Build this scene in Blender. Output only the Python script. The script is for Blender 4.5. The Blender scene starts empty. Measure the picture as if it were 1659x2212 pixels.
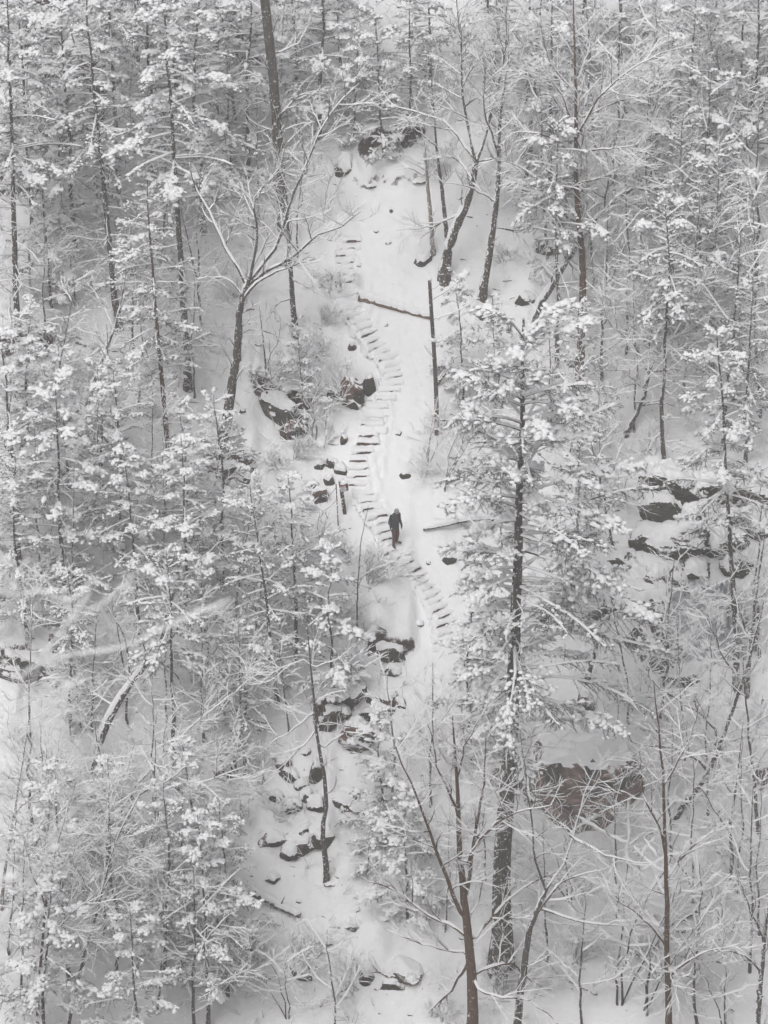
import bpy, math, random
import numpy as np

# ------------------------------------------------------------------ camera, sky, sun, exposure
SC = bpy.context.scene
COL = SC.collection
ALPHA = math.radians(25.0)            # camera pitch, looking down across a ravine
DIST = 110.0
VF = math.radians(10.95)              # half of the vertical field of view
CAM = np.array([0.0, -DIST * math.cos(ALPHA), 1.0 + DIST * math.sin(ALPHA)])
cam = bpy.data.cameras.new('camera')
camo = bpy.data.objects.new('camera', cam)
COL.objects.link(camo)
camo.location = CAM
camo.rotation_euler = (math.radians(90) - ALPHA, 0, 0)
cam.sensor_fit = 'VERTICAL'
cam.sensor_height = 36.0
cam.lens = 18.0 / math.tan(VF)
cam.clip_start = 0.2
cam.clip_end = 1500
cam.dof.use_dof = True
cam.dof.focus_distance = DIST
cam.dof.aperture_fstop = 3.6
SC.camera = camo

w = bpy.data.worlds.new('World')
SC.world = w
w.use_nodes = True
nt = w.node_tree
bg = nt.nodes['Background']
sky = nt.nodes.new('ShaderNodeTexSky')
sky.sky_type = 'NISHITA'
sky.sun_disc = False
sky.sun_elevation = math.radians(52)
sky.sun_rotation = math.radians(205)
sky.air_density = 1.0
sky.dust_density = 6.0
hsv = nt.nodes.new('ShaderNodeHueSaturation')     # overcast: the same sky without its blue
hsv.inputs['Saturation'].default_value = 0.06
nt.links.new(sky.outputs[0], hsv.inputs['Color'])
nt.links.new(hsv.outputs[0], bg.inputs['Color'])
bg.inputs['Strength'].default_value = 0.15

sl = bpy.data.lights.new('overcast_sun', 'SUN')
sl.energy = 0.65
sl.angle = math.radians(50)
sl.color = (1.0, 0.98, 0.96)
slo = bpy.data.objects.new('overcast_sun', sl)
COL.objects.link(slo)
slo.rotation_euler = (math.radians(38), 0, math.radians(-25))

SC.view_settings.view_transform = 'Standard'
SC.view_settings.look = 'None'
SC.view_settings.gamma = 1.0
SC.view_settings.use_curve_mapping = False
SC.view_settings.exposure = -0.30
SC.cycles.max_bounces = 12
SC.cycles.diffuse_bounces = 6
SC.cycles.glossy_bounces = 2
SC.cycles.volume_bounces = 2
SC.cycles.transmission_bounces = 3
SC.cycles.use_denoising = True
SC.cycles.denoising_prefilter = 'FAST'
SC.cycles.use_adaptive_sampling = False
SC.cycles.use_light_tree = False
SC.cycles.caustics_reflective = False
SC.cycles.caustics_refractive = False
HAZE_DENSITY = 0.0016

# ------------------------------------------------------------------ numbers
FPX = 1106.0 / math.tan(VF)
RNG = np.random.default_rng(11)
UPV = np.array([0, math.sin(ALPHA), math.cos(ALPHA)])
FWD = np.array([0, math.cos(ALPHA), -math.sin(ALPHA)])

def smooth01(t):
    t = np.clip(t, 0, 1)
    return t * t * (3 - 2 * t)

TAB = np.random.default_rng(3).random((256, 256))
def vnoise(x, y):
    xi = np.floor(x).astype(int); yi = np.floor(y).astype(int)
    fx = smooth01(x - xi); fy = smooth01(y - yi)
    a = TAB[xi & 255, yi & 255]; b = TAB[(xi + 1) & 255, yi & 255]
    c = TAB[xi & 255, (yi + 1) & 255]; d = TAB[(xi + 1) & 255, (yi + 1) & 255]
    return (a + (b - a) * fx) * (1 - fy) + (c + (d - c) * fx) * fy

def fbm(x, y, o=3):
    s = 0; a = 0.5; t = 0
    for i in range(o):
        s = s + a * (vnoise(x + 17.3 * i, y - 9.1 * i) - 0.5); t += a
        x = x * 2.03; y = y * 2.03; a *= 0.5
    return s / t * 2          # about -1..1

def norm(v):
    return v / np.maximum(np.linalg.norm(v, axis=-1, keepdims=True), 1e-9)

def ray(px, py):
    px = np.asarray(px, float); py = np.asarray(py, float)
    u = (px - 829.5) / FPX; v = (1106 - py) / FPX
    return FWD + u[..., None] * np.array([1.0, 0, 0]) + v[..., None] * UPV

KY = [-400, -98.6, -95, -88, -75, -45, 0, 40, 60, 80, 120, 400]
KZ = [46.0, 45.9, 20, -28, -33, -30.4, 0, 27, 38, 44, 46, 46]

def base_h(x, y):
    return np.interp(y, KY, KZ)

def plane_hit(px, py):
    """where a sight line meets the mean slope z = 0.675 y"""
    d = ray(px, py)
    k = 27 / 40
    t = (k * CAM[1] - CAM[2]) / (d[..., 2] - k * d[..., 1])
    return CAM + d * t[..., None]

CH = plane_hit(*np.array([(840, 300), (850, 390), (838, 560), (830, 700), (850, 850), (850, 1000), (858, 1150), (915, 1290), (955, 1380)], float).T)
CHW = np.array([1.0, 1.7, 1.9, 2.0, 1.5, 1.6, 1.6, 1.3, .8])
def chute(x, y):
    """0 in the open snow chute of the stairs, 1 in the wood"""
    o = np.argsort(CH[:, 1])
    cx = np.interp(y, CH[o, 1], CH[o, 0]); cw = np.interp(y, CH[o, 1], CHW[o])
    m = smooth01((np.abs(x - cx) - cw) / 1.6)
    e = smooth01((y - CH[:, 1].max()) / 3) + smooth01((CH[:, 1].min() - y) / 3)
    return np.clip(m + e, 0, 1)

LEDGES = [  # (points in the picture, height)
    ([(1262, 1262), (1350, 1300), (1460, 1345)], .8), ([(1400, 1062), (1520, 1075), (1700, 1095)], .6), ([(1415, 1180), (1560, 1195)], .5),
    ([(70, 85), (130, 95)], 1.6), ([(105, 240), (205, 255)], 2.0), ([(150, 325), (200, 345)], 1.6), ([(-30, 395), (80, 392)], 2.2), ([(505, 72), (575, 78)], 1.0), ([(505, 120), (560, 125)], .7),
    ([(-30, 1448), (70, 1452), (150, 1430)], .9), ([(-30, 785), (95, 795)], 1.2), ([(565, 1818), (705, 1832)], .55), ([(470, 1668), (630, 1662)], .5),
    ([(770, 392), (920, 388)], .5), ([(790, 345), (900, 318)], 1.0), ([(800, 1418), (880, 1414)], .8), ([(690, 1575), (745, 1540)], .9), ([(560, 880), (670, 905)], 1.0),
    ([(1090, 560), (1260, 600)], .35), ([(450, 1020), (540, 1030)], .8), ([(100, 1390), (150, 1395)], .8)]
LP = []
for pts, h in LEDGES:
    p = plane_hit(*np.array(pts, float).T)
    LP.append((p[:, 0], p[:, 1], h))
_r = np.random.default_rng(5)
MX = _r.uniform(-19, 19, 190); MY = _r.uniform(-26, 27, 190); MR = _r.uniform(.35, 1.0, 190); MH = _r.uniform(.12, .5, 190) * MR * 1.3
_k = chute(MX, MY) > .8
MX, MY, MR, MH = MX[_k], MY[_k], MR[_k], MH[_k]

FP = plane_hit(*np.concatenate([np.stack([np.linspace(842, 822, 12), np.linspace(842, 930, 12)], 1), np.stack([np.linspace(822, 808, 12), np.linspace(932, 1060, 12)], 1), np.stack([np.linspace(806, 845, 9), np.linspace(1064, 1150, 9)], 1), np.stack([np.linspace(800, 782, 12), np.linspace(700, 620, 12)], 1)]).T)
FP[:, 0] += np.where(np.arange(len(FP)) % 2 == 0, .13, -.13) + np.random.default_rng(8).normal(0, .07, len(FP))

def height(x, y):
    x = np.asarray(x, float); y = np.asarray(y, float)
    z = base_h(x, y)
    near = smooth01((y + 60) / 12) * (1 - smooth01((y - 50) / 20))
    m = chute(x, y)
    z = z + near * (.18 + .82 * m) * (.75 * fbm(x / 5.5, y / 5.5) + .26 * fbm(x / 1.7 + 5, y / 1.7)) + near * (.5 + .5 * m) * .09 * fbm(x / .55, y / .55 + 3)
    for a, b, r, h in zip(MX, MY, MR, MH):
        d2 = ((x - a) ** 2 + (y - b) ** 2) / (r * r)
        z = z + h * np.exp(-d2 * 1.6)
    for a, b in zip(FP[:, 0], FP[:, 1]):
        d2 = ((x - a) / .12) ** 2 + ((y - b) / .17) ** 2
        z = z - .13 * np.exp(-d2 ** 1.5) + .05 * np.exp(-(np.sqrt(d2) - 1.9) ** 2 * 2.5)
    for lx, ly, h in LP:
        yl = np.interp(x, lx, ly) + .5 * fbm(x * .9, x * .3 + 2.2)
        mk = smooth01((x - lx[0] + .6) / .6) * smooth01((lx[-1] + .6 - x) / .6)
        d = y - yl
        up = 1 / (1 + np.exp(-np.clip(d / .07, -40, 40)))
        z = z + mk * h * (up * np.exp(-np.maximum(d, 0) / 3.5) - .35 * (1 - up) * np.exp(np.minimum(d, 0) / 1.2))
    return z

def hit(px, py):
    """where sight lines meet the snow-covered ground; arrays of points"""
    d = ray(px, py)
    flat = d.reshape(-1, 3)
    n = len(flat)
    ts = np.linspace(85, 175, 241)
    P = CAM + flat[:, None, :] * ts[None, :, None]
    f = P[..., 2] - height(P[..., 0], P[..., 1])
    i = np.argmax(f < 0, axis=1)
    i = np.maximum(i, 1)
    lo, hi = ts[i - 1], ts[i]
    for _ in range(12):
        mid = (lo + hi) / 2
        p = CAM + flat * mid[:, None]
        b = p[:, 2] - height(p[:, 0], p[:, 1]) < 0
        hi = np.where(b, mid, hi); lo = np.where(b, lo, mid)
    return (CAM + flat * hi[:, None]).reshape(d.shape)

def upright(px, py, y):
    """points of the vertical plane at depth y"""
    d = ray(px, py)
    t = (y - CAM[1]) / d[..., 1]
    return CAM + d * t[..., None]

def mpp(p):
    """metres per picture unit at a place"""
    return float(np.dot(np.asarray(p) - CAM, FWD)) / FPX

# ------------------------------------------------------------------ materials
def mat(name):
    m = bpy.data.materials.new(name); m.use_nodes = True
    n = m.node_tree
    return m, n, n.nodes['Principled BSDF']

def N(n, typ, **kw):
    o = n.nodes.new(typ)
    for k, v in kw.items():
        if k in o.inputs: o.inputs[k].default_value = v
        else: setattr(o, k, v)
    return o

def ramp(n, src, a, b, ca=(0, 0, 0, 1), cb=(1, 1, 1, 1)):
    r = n.nodes.new('ShaderNodeValToRGB')
    r.color_ramp.elements[0].position = a; r.color_ramp.elements[0].color = ca
    r.color_ramp.elements[1].position = b; r.color_ramp.elements[1].color = cb
    n.links.new(src, r.inputs[0])
    return r

def mix(n, fac, a, b):
    x = n.nodes.new('ShaderNodeMix'); x.data_type = 'RGBA'
    if hasattr(fac, 'node'): n.links.new(fac, x.inputs[0])
    else: x.inputs[0].default_value = fac
    for s, v in ((6, a), (7, b)):
        if hasattr(v, 'node'): n.links.new(v, x.inputs[s])
        else: x.inputs[s].default_value = (*v, 1)
    return x.outputs[2]

def math_(n, op, a, b=0.0):
    x = n.nodes.new('ShaderNodeMath'); x.operation = op
    for i, v in enumerate((a, b)):
        if hasattr(v, 'node'): n.links.new(v, x.inputs[i])
        else: x.inputs[i].default_value = v
    return x.outputs[0]

SNOW = (.89, .89, .90)

def m_snow(name, bump=.25, scale=9.0):
    m, n, b = mat(name)
    b.inputs['Base Color'].default_value = (*SNOW, 1); b.inputs['Roughness'].default_value = .75; b.inputs['Specular IOR Level'].default_value = .2
    tc = N(n, 'ShaderNodeTexCoord'); nz = N(n, 'ShaderNodeTexNoise', Scale=scale, Detail=4.0)
    n.links.new(tc.outputs['Object'], nz.inputs['Vector'])
    bp = N(n, 'ShaderNodeBump', Strength=bump, Distance=.05)
    n.links.new(nz.outputs[0], bp.inputs['Height']); n.links.new(bp.outputs[0], b.inputs['Normal'])
    return m

def up_mask(n, lo, hi, nscale, namp, coords='Object'):
    """1 where a face looks up, its edge broken by noise"""
    g = N(n, 'ShaderNodeNewGeometry'); s = N(n, 'ShaderNodeSeparateXYZ'); n.links.new(g.outputs['Normal'], s.inputs[0])
    tc = N(n, 'ShaderNodeTexCoord'); nz = N(n, 'ShaderNodeTexNoise', Scale=nscale, Detail=5.0, Roughness=.65)
    n.links.new(tc.outputs[coords], nz.inputs['Vector'])
    v = math_(n, 'ADD', s.outputs[2], math_(n, 'MULTIPLY', math_(n, 'SUBTRACT', nz.outputs[0], .5), namp))
    return ramp(n, v, lo, hi).outputs[0], tc, g

def m_ground():
    m, n, b = mat('snow_ground')
    fac, tc, g = up_mask(n, .34, .44, 2.4, .55)
    soil = N(n, 'ShaderNodeTexNoise', Scale=3.0, Detail=6.0); n.links.new(tc.outputs['Object'], soil.inputs['Vector'])
    col = ramp(n, soil.outputs[0], .3, .7, (.022, .019, .017, 1), (.095, .065, .056, 1)).outputs[0]
    n.links.new(mix(n, fac, col, SNOW), b.inputs['Base Color'])
    b.inputs['Roughness'].default_value = .75; b.inputs['Specular IOR Level'].default_value = .2
    nz = N(n, 'ShaderNodeTexNoise', Scale=2.2, Detail=7.0, Roughness=.55); n.links.new(tc.outputs['Object'], nz.inputs['Vector'])
    bp = N(n, 'ShaderNodeBump', Strength=.7, Distance=.14)
    n.links.new(nz.outputs[0], bp.inputs['Height']); n.links.new(bp.outputs[0], b.inputs['Normal'])
    return m

def m_bark(name, c0, c1, plaster=.5, speck=.64):
    """bark with ridges, snow blown against one side and caught as specks"""
    m, n, b = mat(name)
    tc = N(n, 'ShaderNodeTexCoord'); mp = N(n, 'ShaderNodeMapping'); mp.inputs['Scale'].default_value = (14, 14, 2.2)
    n.links.new(tc.outputs['Object'], mp.inputs['Vector'])
    nz = N(n, 'ShaderNodeTexNoise', Scale=1.6, Detail=6.0, Roughness=.7); n.links.new(mp.outputs[0], nz.inputs['Vector'])
    col = ramp(n, nz.outputs[0], .32, .7, (*c0, 1), (*c1, 1)).outputs[0]
    g = N(n, 'ShaderNodeNewGeometry')
    dot = N(n, 'ShaderNodeVectorMath', operation='DOT_PRODUCT'); dot.inputs[1].default_value = (-.62, -.18, .55)
    n.links.new(g.outputs['Normal'], dot.inputs[0])
    n2 = N(n, 'ShaderNodeTexNoise', Scale=2.6, Detail=5.0, Roughness=.7); n.links.new(tc.outputs['Object'], n2.inputs['Vector'])
    v = math_(n, 'ADD', dot.outputs['Value'], math_(n, 'MULTIPLY', math_(n, 'SUBTRACT', n2.outputs[0], .5), 1.5))
    f1 = ramp(n, v, 1.0 - plaster * .55, 1.1 - plaster * .55).outputs[0]
    n3 = N(n, 'ShaderNodeTexNoise', Scale=11.0, Detail=2.0); n.links.new(tc.outputs['Object'], n3.inputs['Vector'])
    f2 = ramp(n, n3.outputs[0], speck, speck + .03).outputs[0]
    f = math_(n, 'MAXIMUM', f1, f2)
    n.links.new(mix(n, f, col, SNOW), b.inputs['Base Color'])
    b.inputs['Roughness'].default_value = .85; b.inputs['Specular IOR Level'].default_value = .15
    bp = N(n, 'ShaderNodeBump', Strength=.6, Distance=.02); n.links.new(nz.outputs[0], bp.inputs['Height']); n.links.new(bp.outputs[0], b.inputs['Normal'])
    return m

def m_rock(name, c0, c1, c2, thr=.72):
    m, n, b = mat(name)
    fac, tc, g = up_mask(n, thr, thr + .09, 3.2, .5)
    mp = N(n, 'ShaderNodeMapping'); mp.inputs['Scale'].default_value = (1, 1, 2.6); mp.inputs['Rotation'].default_value = (.25, .3, 0)
    n.links.new(tc.outputs['Object'], mp.inputs['Vector'])
    a = N(n, 'ShaderNodeTexNoise', Scale=1.7, Detail=8.0, Roughness=.65); n.links.new(mp.outputs[0], a.inputs['Vector'])
    c = N(n, 'ShaderNodeTexNoise', Scale=1.1, Detail=4.0); n.links.new(tc.outputs['Object'], c.inputs['Vector'])
    col = ramp(n, a.outputs[0], .35, .66, (*c0, 1), (*c1, 1)).outputs[0]
    col = mix(n, ramp(n, c.outputs[0], .46, .58).outputs[0], col, c2)
    n.links.new(mix(n, fac, col, SNOW), b.inputs['Base Color'])
    b.inputs['Roughness'].default_value = .85; b.inputs['Specular IOR Level'].default_value = .25
    bp = N(n, 'ShaderNodeBump', Strength=.8, Distance=.08); n.links.new(a.outputs[0], bp.inputs['Height']); n.links.new(bp.outputs[0], b.inputs['Normal'])
    return m

def m_plain(name, c, rough=.8, var=0.25, scale=12.0, spec=.2):
    m, n, b = mat(name)
    tc = N(n, 'ShaderNodeTexCoord'); nz = N(n, 'ShaderNodeTexNoise', Scale=scale, Detail=4.0); n.links.new(tc.outputs['Object'], nz.inputs['Vector'])
    lo = tuple(x * (1 - var) for x in c); hi = tuple(x * (1 + var) for x in c)
    n.links.new(ramp(n, nz.outputs[0], .3, .7, (*lo, 1), (*hi, 1)).outputs[0], b.inputs['Base Color'])
    b.inputs['Roughness'].default_value = rough; b.inputs['Specular IOR Level'].default_value = spec
    return m

M = {
    'snow': m_snow('snow'), 'ground': m_ground(),
    'bark': m_bark('grey_bark', (.045, .04, .036), (.145, .13, .115), .55, .64),
    'bark_dark': m_bark('dark_bark', (.042, .037, .033), (.135, .115, .10), .7, .62),
    'bark_brown': m_bark('brown_bark', (.06, .038, .028), (.17, .11, .08), .3, .68),
    'bark_pale': m_bark('pale_bark', (.16, .145, .13), (.36, .33, .30), .75, .62),
    'bark_white': m_bark('snow_plastered_bark', (.05, .045, .04), (.15, .135, .12), .95, .61),
    'bare_wood': m_bark('bare_orange_wood', (.13, .085, .065), (.24, .165, .13), .2, .68),
    'twig': m_plain('twig_bark', (.05, .043, .038)),
    'needle': m_plain('needle', (.052, .056, .05)),
    'frost': m_plain('snow_dusted_needle', (.52, .53, .54)),
    'rock_red': m_rock('red_sandstone', (.07, .047, .041), (.23, .145, .125), (.045, .04, .035)),
    'rock_dark': m_rock('dark_mossy_rock', (.03, .027, .024), (.12, .10, .085), (.05, .05, .04)),
    'rock_pink': m_rock('weathered_pink_rock', (.13, .105, .095), (.42, .31, .275), (.085, .078, .068), .5),
    'timber': m_plain('brown_timber', (.105, .066, .056), .8, .35, 20),
    'ice': m_plain('grey_ice', (.50, .51, .53), .22, .2, 5.0, .5),
}

# ------------------------------------------------------------------ mesh building
class Geo:
    def __init__(self):
        self.v = []; self.f = []; self.n = 0
    def add(self, v, f, m=0, smooth=True):
        """v (n,3); f (k,3 or 4); m material index, one or per face"""
        if len(f) == 0: return
        f = np.asarray(f, np.int64)
        self.v.append(np.asarray(v, np.float64).reshape(-1, 3))
        mm = np.full(len(f), m, np.int32) if np.isscalar(m) else np.asarray(m, np.int32)
        self.f.append((f + self.n, mm, smooth))
        self.n += len(self.v[-1])
    def mesh(self, name, mats, off=None):
        v = np.concatenate(self.v)
        if off is not None: v = v - off
        me = bpy.data.meshes.new(name)
        me.vertices.add(len(v)); me.vertices.foreach_set('co', v.astype(np.float32).ravel())
        nl = sum(f.size for f, _, _ in self.f); npoly = sum(len(f) for f, _, _ in self.f)
        me.loops.add(nl); me.loops.foreach_set('vertex_index', np.concatenate([f.ravel() for f, _, _ in self.f]).astype(np.int32))
        tot = np.concatenate([np.full(len(f), f.shape[1], np.int32) for f, _, _ in self.f])
        me.polygons.add(npoly)
        me.polygons.foreach_set('loop_start', np.concatenate([[0], np.cumsum(tot)[:-1]]).astype(np.int32))
        me.polygons.foreach_set('material_index', np.concatenate([m for _, m, _ in self.f]))
        me.polygons.foreach_set('use_smooth', np.concatenate([np.full(len(f), s, bool) for f, _, s in self.f]))
        for m in mats: me.materials.append(m)
        me.update(calc_edges=True)
        return me

def link(name, me, parent=None, loc=None):
    o = bpy.data.objects.new(name, me); COL.objects.link(o)
    if parent is not None: o.parent = parent
    if loc is not None: o.location = loc
    return o

def thing(o, label, cat, group=None):
    o['label'] = label; o['category'] = cat
    if group: o['group'] = group
    return o

def root(name, label, cat, loc, group=None):
    return thing(link(name, None, None, loc), label, cat, group)

def frames(P):
    """tangent, sideways and upward vectors along polylines (n,m,3)"""
    d = np.empty_like(P)
    d[:, 1:-1] = P[:, 2:] - P[:, :-2]; d[:, 0] = P[:, 1] - P[:, 0]; d[:, -1] = P[:, -1] - P[:, -2]
    d = norm(d)
    ref = np.zeros_like(d); ref[..., 2] = 1
    st = np.abs(d[..., 2]) > .97
    ref[st] = (0, 1, 0)
    s = norm(np.cross(d, ref)); n = np.cross(s, d)
    return d, s, n

def strip_faces(n, m, k, closed):
    """faces of n sheets of m rings of k points"""
    i = np.arange(n)[:, None, None] * (m * k); j = np.arange(m - 1)[None, :, None] * k
    q = np.arange(k if closed else k - 1)[None, None, :]; q2 = (q + 1) % k
    a = i + j + q; b = i + j + q2
    return np.stack([a, b, b + k, a + k], -1).reshape(-1, 4)

def tubes(G, P, R, k=3, m=0, cap=False):
    P = np.asarray(P, float)
    if len(P) == 0: return
    n, mm, _ = P.shape
    d, s, u = frames(P)
    a = 2 * np.pi * np.arange(k) / k + np.pi / 2
    V = P[:, :, None, :] + R[:, :, None, None] * (np.cos(a)[None, None, :, None] * s[:, :, None, :] + np.sin(a)[None, None, :, None] * u[:, :, None, :])
    f = strip_faces(n, mm, k, True)
    G.add(V, f, m)
    if cap:
        for e in (0, mm - 1):
            V2 = np.concatenate([V[:, e], (P[:, e] + d[:, e] * R[:, e, None] * (.25 if e else -.25))[:, None]], 1)
            i = np.arange(n)[:, None] * (k + 1); q = np.arange(k)[None, :]
            G.add(V2, np.stack([i + q, i + (q + 1) % k, i + k + 0 * q], -1).reshape(-1, 3), m)

def ridges(G, P, R, W, Hh, pts=3, m=0, rng=RNG, gap=.0, steep=.9):
    """snow lying along the upper side of branches"""
    P = np.asarray(P, float)
    if len(P) == 0: return
    n, mm, _ = P.shape
    d, s, u = frames(P)
    flat = np.sqrt(np.clip(1 - d[..., 2] ** 2, 0, 1))
    lay = smooth01((flat - (1 - steep)) / .5)
    lump = .72 + .56 * rng.random((n, mm))
    if gap > 0: lump = lump * (rng.random((n, mm)) > gap)
    lay = lay * lump
    lay[:, 0] *= .7; lay[:, -1] *= .45
    a = np.linspace(np.pi, 0, pts)
    hw = np.maximum(W * np.minimum(lay, 1.15), .0005); hh = Hh * lay
    x = np.cos(a)[None, None, :] * hw[..., None]
    y = (.25 * R)[..., None] + np.sin(a)[None, None, :] * (.75 * R * np.minimum(lay * 3, 1) + hh)[..., None] - (1 - np.minimum(lay * 4, 1))[..., None] * R[..., None]
    V = P[:, :, None, :] + x[..., None] * s[:, :, None, :] + y[..., None] * u[:, :, None, :]
    G.add(V, strip_faces(n, mm, pts, False), m)

def ico(sub):
    t = (1 + 5 ** .5) / 2
    v = [(-1, t, 0), (1, t, 0), (-1, -t, 0), (1, -t, 0), (0, -1, t), (0, 1, t), (0, -1, -t), (0, 1, -t), (t, 0, -1), (t, 0, 1), (-t, 0, -1), (-t, 0, 1)]
    f = [(0, 11, 5), (0, 5, 1), (0, 1, 7), (0, 7, 10), (0, 10, 11), (1, 5, 9), (5, 11, 4), (11, 10, 2), (10, 7, 6), (7, 1, 8), (3, 9, 4), (3, 4, 2), (3, 2, 6), (3, 6, 8), (3, 8, 9), (4, 9, 5), (2, 4, 11), (6, 2, 10), (8, 6, 7), (9, 8, 1)]
    v = [np.array(x) / np.linalg.norm(x) for x in v]
    for _ in range(sub):
        c = {}; nf = []
        def mid(a, b):
            k = (min(a, b), max(a, b))
            if k not in c:
                p = v[a] + v[b]; v.append(p / np.linalg.norm(p)); c[k] = len(v) - 1
            return c[k]
        for a, b, d in f:
            x, y, z = mid(a, b), mid(b, d), mid(d, a)
            nf += [(a, x, z), (b, y, x), (d, z, y), (x, y, z)]
        f = nf
    return np.array(v), np.array(f)

ICO = {s: ico(s) for s in (1, 2, 3, 4)}
_sg = 7
_an = 2 * np.pi * np.arange(_sg) / _sg
_bv = np.concatenate([np.stack([np.cos(_an + o) * math.cos(e), np.sin(_an + o) * math.cos(e), np.full(_sg, math.sin(e))], -1) for e, o in ((-.35, 0), (.5, .45))] + [np.array([[0, 0, 1.0]])])
_bf = np.array([t for i in range(_sg) for t in ((i, (i + 1) % _sg, _sg + i), ((i + 1) % _sg, _sg + (i + 1) % _sg, _sg + i), (_sg + i, _sg + (i + 1) % _sg, 2 * _sg))])

def blobs(G, C, D, A, B, H, m=0, rng=RNG, rough=.28):
    """soft lumps of snow: centres, long direction, half-sizes along, across and up"""
    n = len(C)
    if n == 0: return
    D = norm(D); z = np.zeros_like(D); z[:, 2] = 1
    s = norm(np.cross(D, z)); u = np.cross(s, D)
    k = len(_bv)
    r = 1 + rough * (rng.random((n, k)) - .5) * 2
    q = _bv[None] * r[..., None]
    V = C[:, None] + q[..., 0:1] * A[:, None, None] * D[:, None] + q[..., 1:2] * B[:, None, None] * s[:, None] + np.where(q[..., 2:3] < 0, .45, 1) * q[..., 2:3] * H[:, None, None] * u[:, None]
    F = (np.arange(n)[:, None, None] * k + _bf[None]).reshape(-1, 3)
    G.add(V, F, m)

# ------------------------------------------------------------------ growing branches
def along(P, R, idx, s):
    m = P.shape[1]
    t = np.clip(s, 0, .9999) * (m - 1)
    i = t.astype(int); f = (t - i)[:, None]
    p = P[idx, i] * (1 - f) + P[idx, i + 1] * f
    d = norm(P[idx, i + 1] - P[idx, i])
    r = R[idx, i] * (1 - f[:, 0]) + R[idx, i + 1] * f[:, 0]
    return p, d, r

def grow(base, dirs, L, r0, m, curl, wig, rng, tip=.25, sag=0.0):
    n = len(base)
    P = np.empty((n, m, 3)); P[:, 0] = base
    d = dirs.copy(); st = (L / (m - 1))[:, None]
    for j in range(1, m):
        d = d + rng.normal(0, wig, (n, 3))
        d[:, 2] += curl - sag * j / m
        d = norm(d)
        P[:, j] = P[:, j - 1] + d * st
    t = np.linspace(0, 1, m)[None]
    R = r0[:, None] * (1 - (1 - tip) * t)
    return P, R

def spread(tan, ang, az):
    """turn directions by ang away from tan, towards azimuth az round it"""
    ref = np.zeros_like(tan); ref[:, 2] = 1
    ref[np.abs(tan[:, 2]) > .95] = (1, 0, 0)
    s = norm(np.cross(tan, ref)); n = np.cross(s, tan)
    side = np.cos(az)[:, None] * s + np.sin(az)[:, None] * n
    return np.cos(ang)[:, None] * tan + np.sin(ang)[:, None] * side

def kids(P, R, per_m, rng, s0=.2, s1=1.0, minimum=1):
    L = np.linalg.norm(np.diff(P, axis=1), axis=2).sum(1)
    c = np.maximum(minimum, np.round(L * per_m * rng.uniform(.8, 1.2, len(L)))).astype(int)
    idx = np.repeat(np.arange(len(P)), c)
    off = np.concatenate([np.arange(k) for k in c]) if len(c) else np.array([])
    s = s0 + (s1 - s0) * (off + rng.uniform(.1, .9, len(idx))) / c[idx]
    return idx, s, L[idx], off

def twig_levels(Gw, Gs, P, R, rng, dens=1.0, l2=(.42, 1.7), snow=1.0, fine=True, s0=.2, up=.05):
    """branches, twigs and fine twigs on limbs, each with its line of snow"""
    idx, s, L, off = kids(P, R, 2.0 * dens, rng, s0)
    p, d, r = along(P, R, idx, s)
    l = np.minimum(L * l2[0] * rng.uniform(.6, 1.25, len(idx)) * (1.15 - .55 * s), l2[1] * rng.uniform(.7, 1.2, len(idx)))
    P2, R2 = grow(p, spread(d, rng.uniform(.6, 1.1, len(idx)), rng.uniform(0, 6.28, len(idx))), l, np.minimum(r * .6, .03), 6, up, .13, rng)
    tubes(Gw, P2, R2, 4)
    ridges(Gs, P2, R2, R2 * .9 + .011 * snow, .032 * snow + R2 * .3, 3, rng=rng, gap=.05)
    idx, s, L, off = kids(P2, R2, 4.6 * dens, rng, .12)
    p, d, r = along(P2, R2, idx, s)
    l = np.minimum(L * .62, 1.05) * rng.uniform(.5, 1.25, len(idx)) * (1.15 - .5 * s) + .08
    P3, R3 = grow(p, spread(d, rng.uniform(.4, .85, len(idx)), rng.uniform(0, 6.28, len(idx))), l, np.minimum(r * .6, .010), 4, .03, .10, rng)
    tubes(Gw, P3, R3, 3)
    ridges(Gs, P3, R3, R3 * .8 + .0085 * snow, .022 * snow + R3 * .3, 3, rng=rng, gap=.12)
    if fine:
        idx, s, L, off = kids(P3, R3, 5.6 * dens, rng, .15)
        p, d, r = along(P3, R3, idx, s)
        l = np.minimum(L * .6, .5) * rng.uniform(.5, 1.3, len(idx)) + .05
        P4, R4 = grow(p, spread(d, rng.uniform(.35, .75, len(idx)), rng.uniform(0, 6.28, len(idx))), l, np.minimum(r * .6, .006), 3, .03, .09, rng)
        tubes(Gw, P4, R4, 3)
        ridges(Gs, P4, R4, R4 * .8 + .0055 * snow, .014 * snow + R4 * .2, 3, rng=rng, gap=.22)

def resample(pts, m):
    """smooth polyline through pts (k,3) -> m points"""
    pts = np.asarray(pts, float)
    k = len(pts)
    t = np.concatenate([[0], np.cumsum(np.linalg.norm(np.diff(pts, axis=0), axis=1))])
    T = np.linspace(0, t[-1], m)
    i = np.clip(np.searchsorted(t, T, side='right') - 1, 0, k - 2)
    h = (t[i + 1] - t[i]); x = ((T - t[i]) / h)[:, None]
    g = np.gradient(pts, t, axis=0) if k > 2 else np.repeat(((pts[1] - pts[0]) / t[-1])[None], 2, 0)
    h = h[:, None]
    return (2 * x**3 - 3 * x**2 + 1) * pts[i] + (x**3 - 2 * x**2 + x) * h * g[i] + (-2 * x**3 + 3 * x**2) * pts[i + 1] + (x**3 - x**2) * h * g[i + 1]

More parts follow.
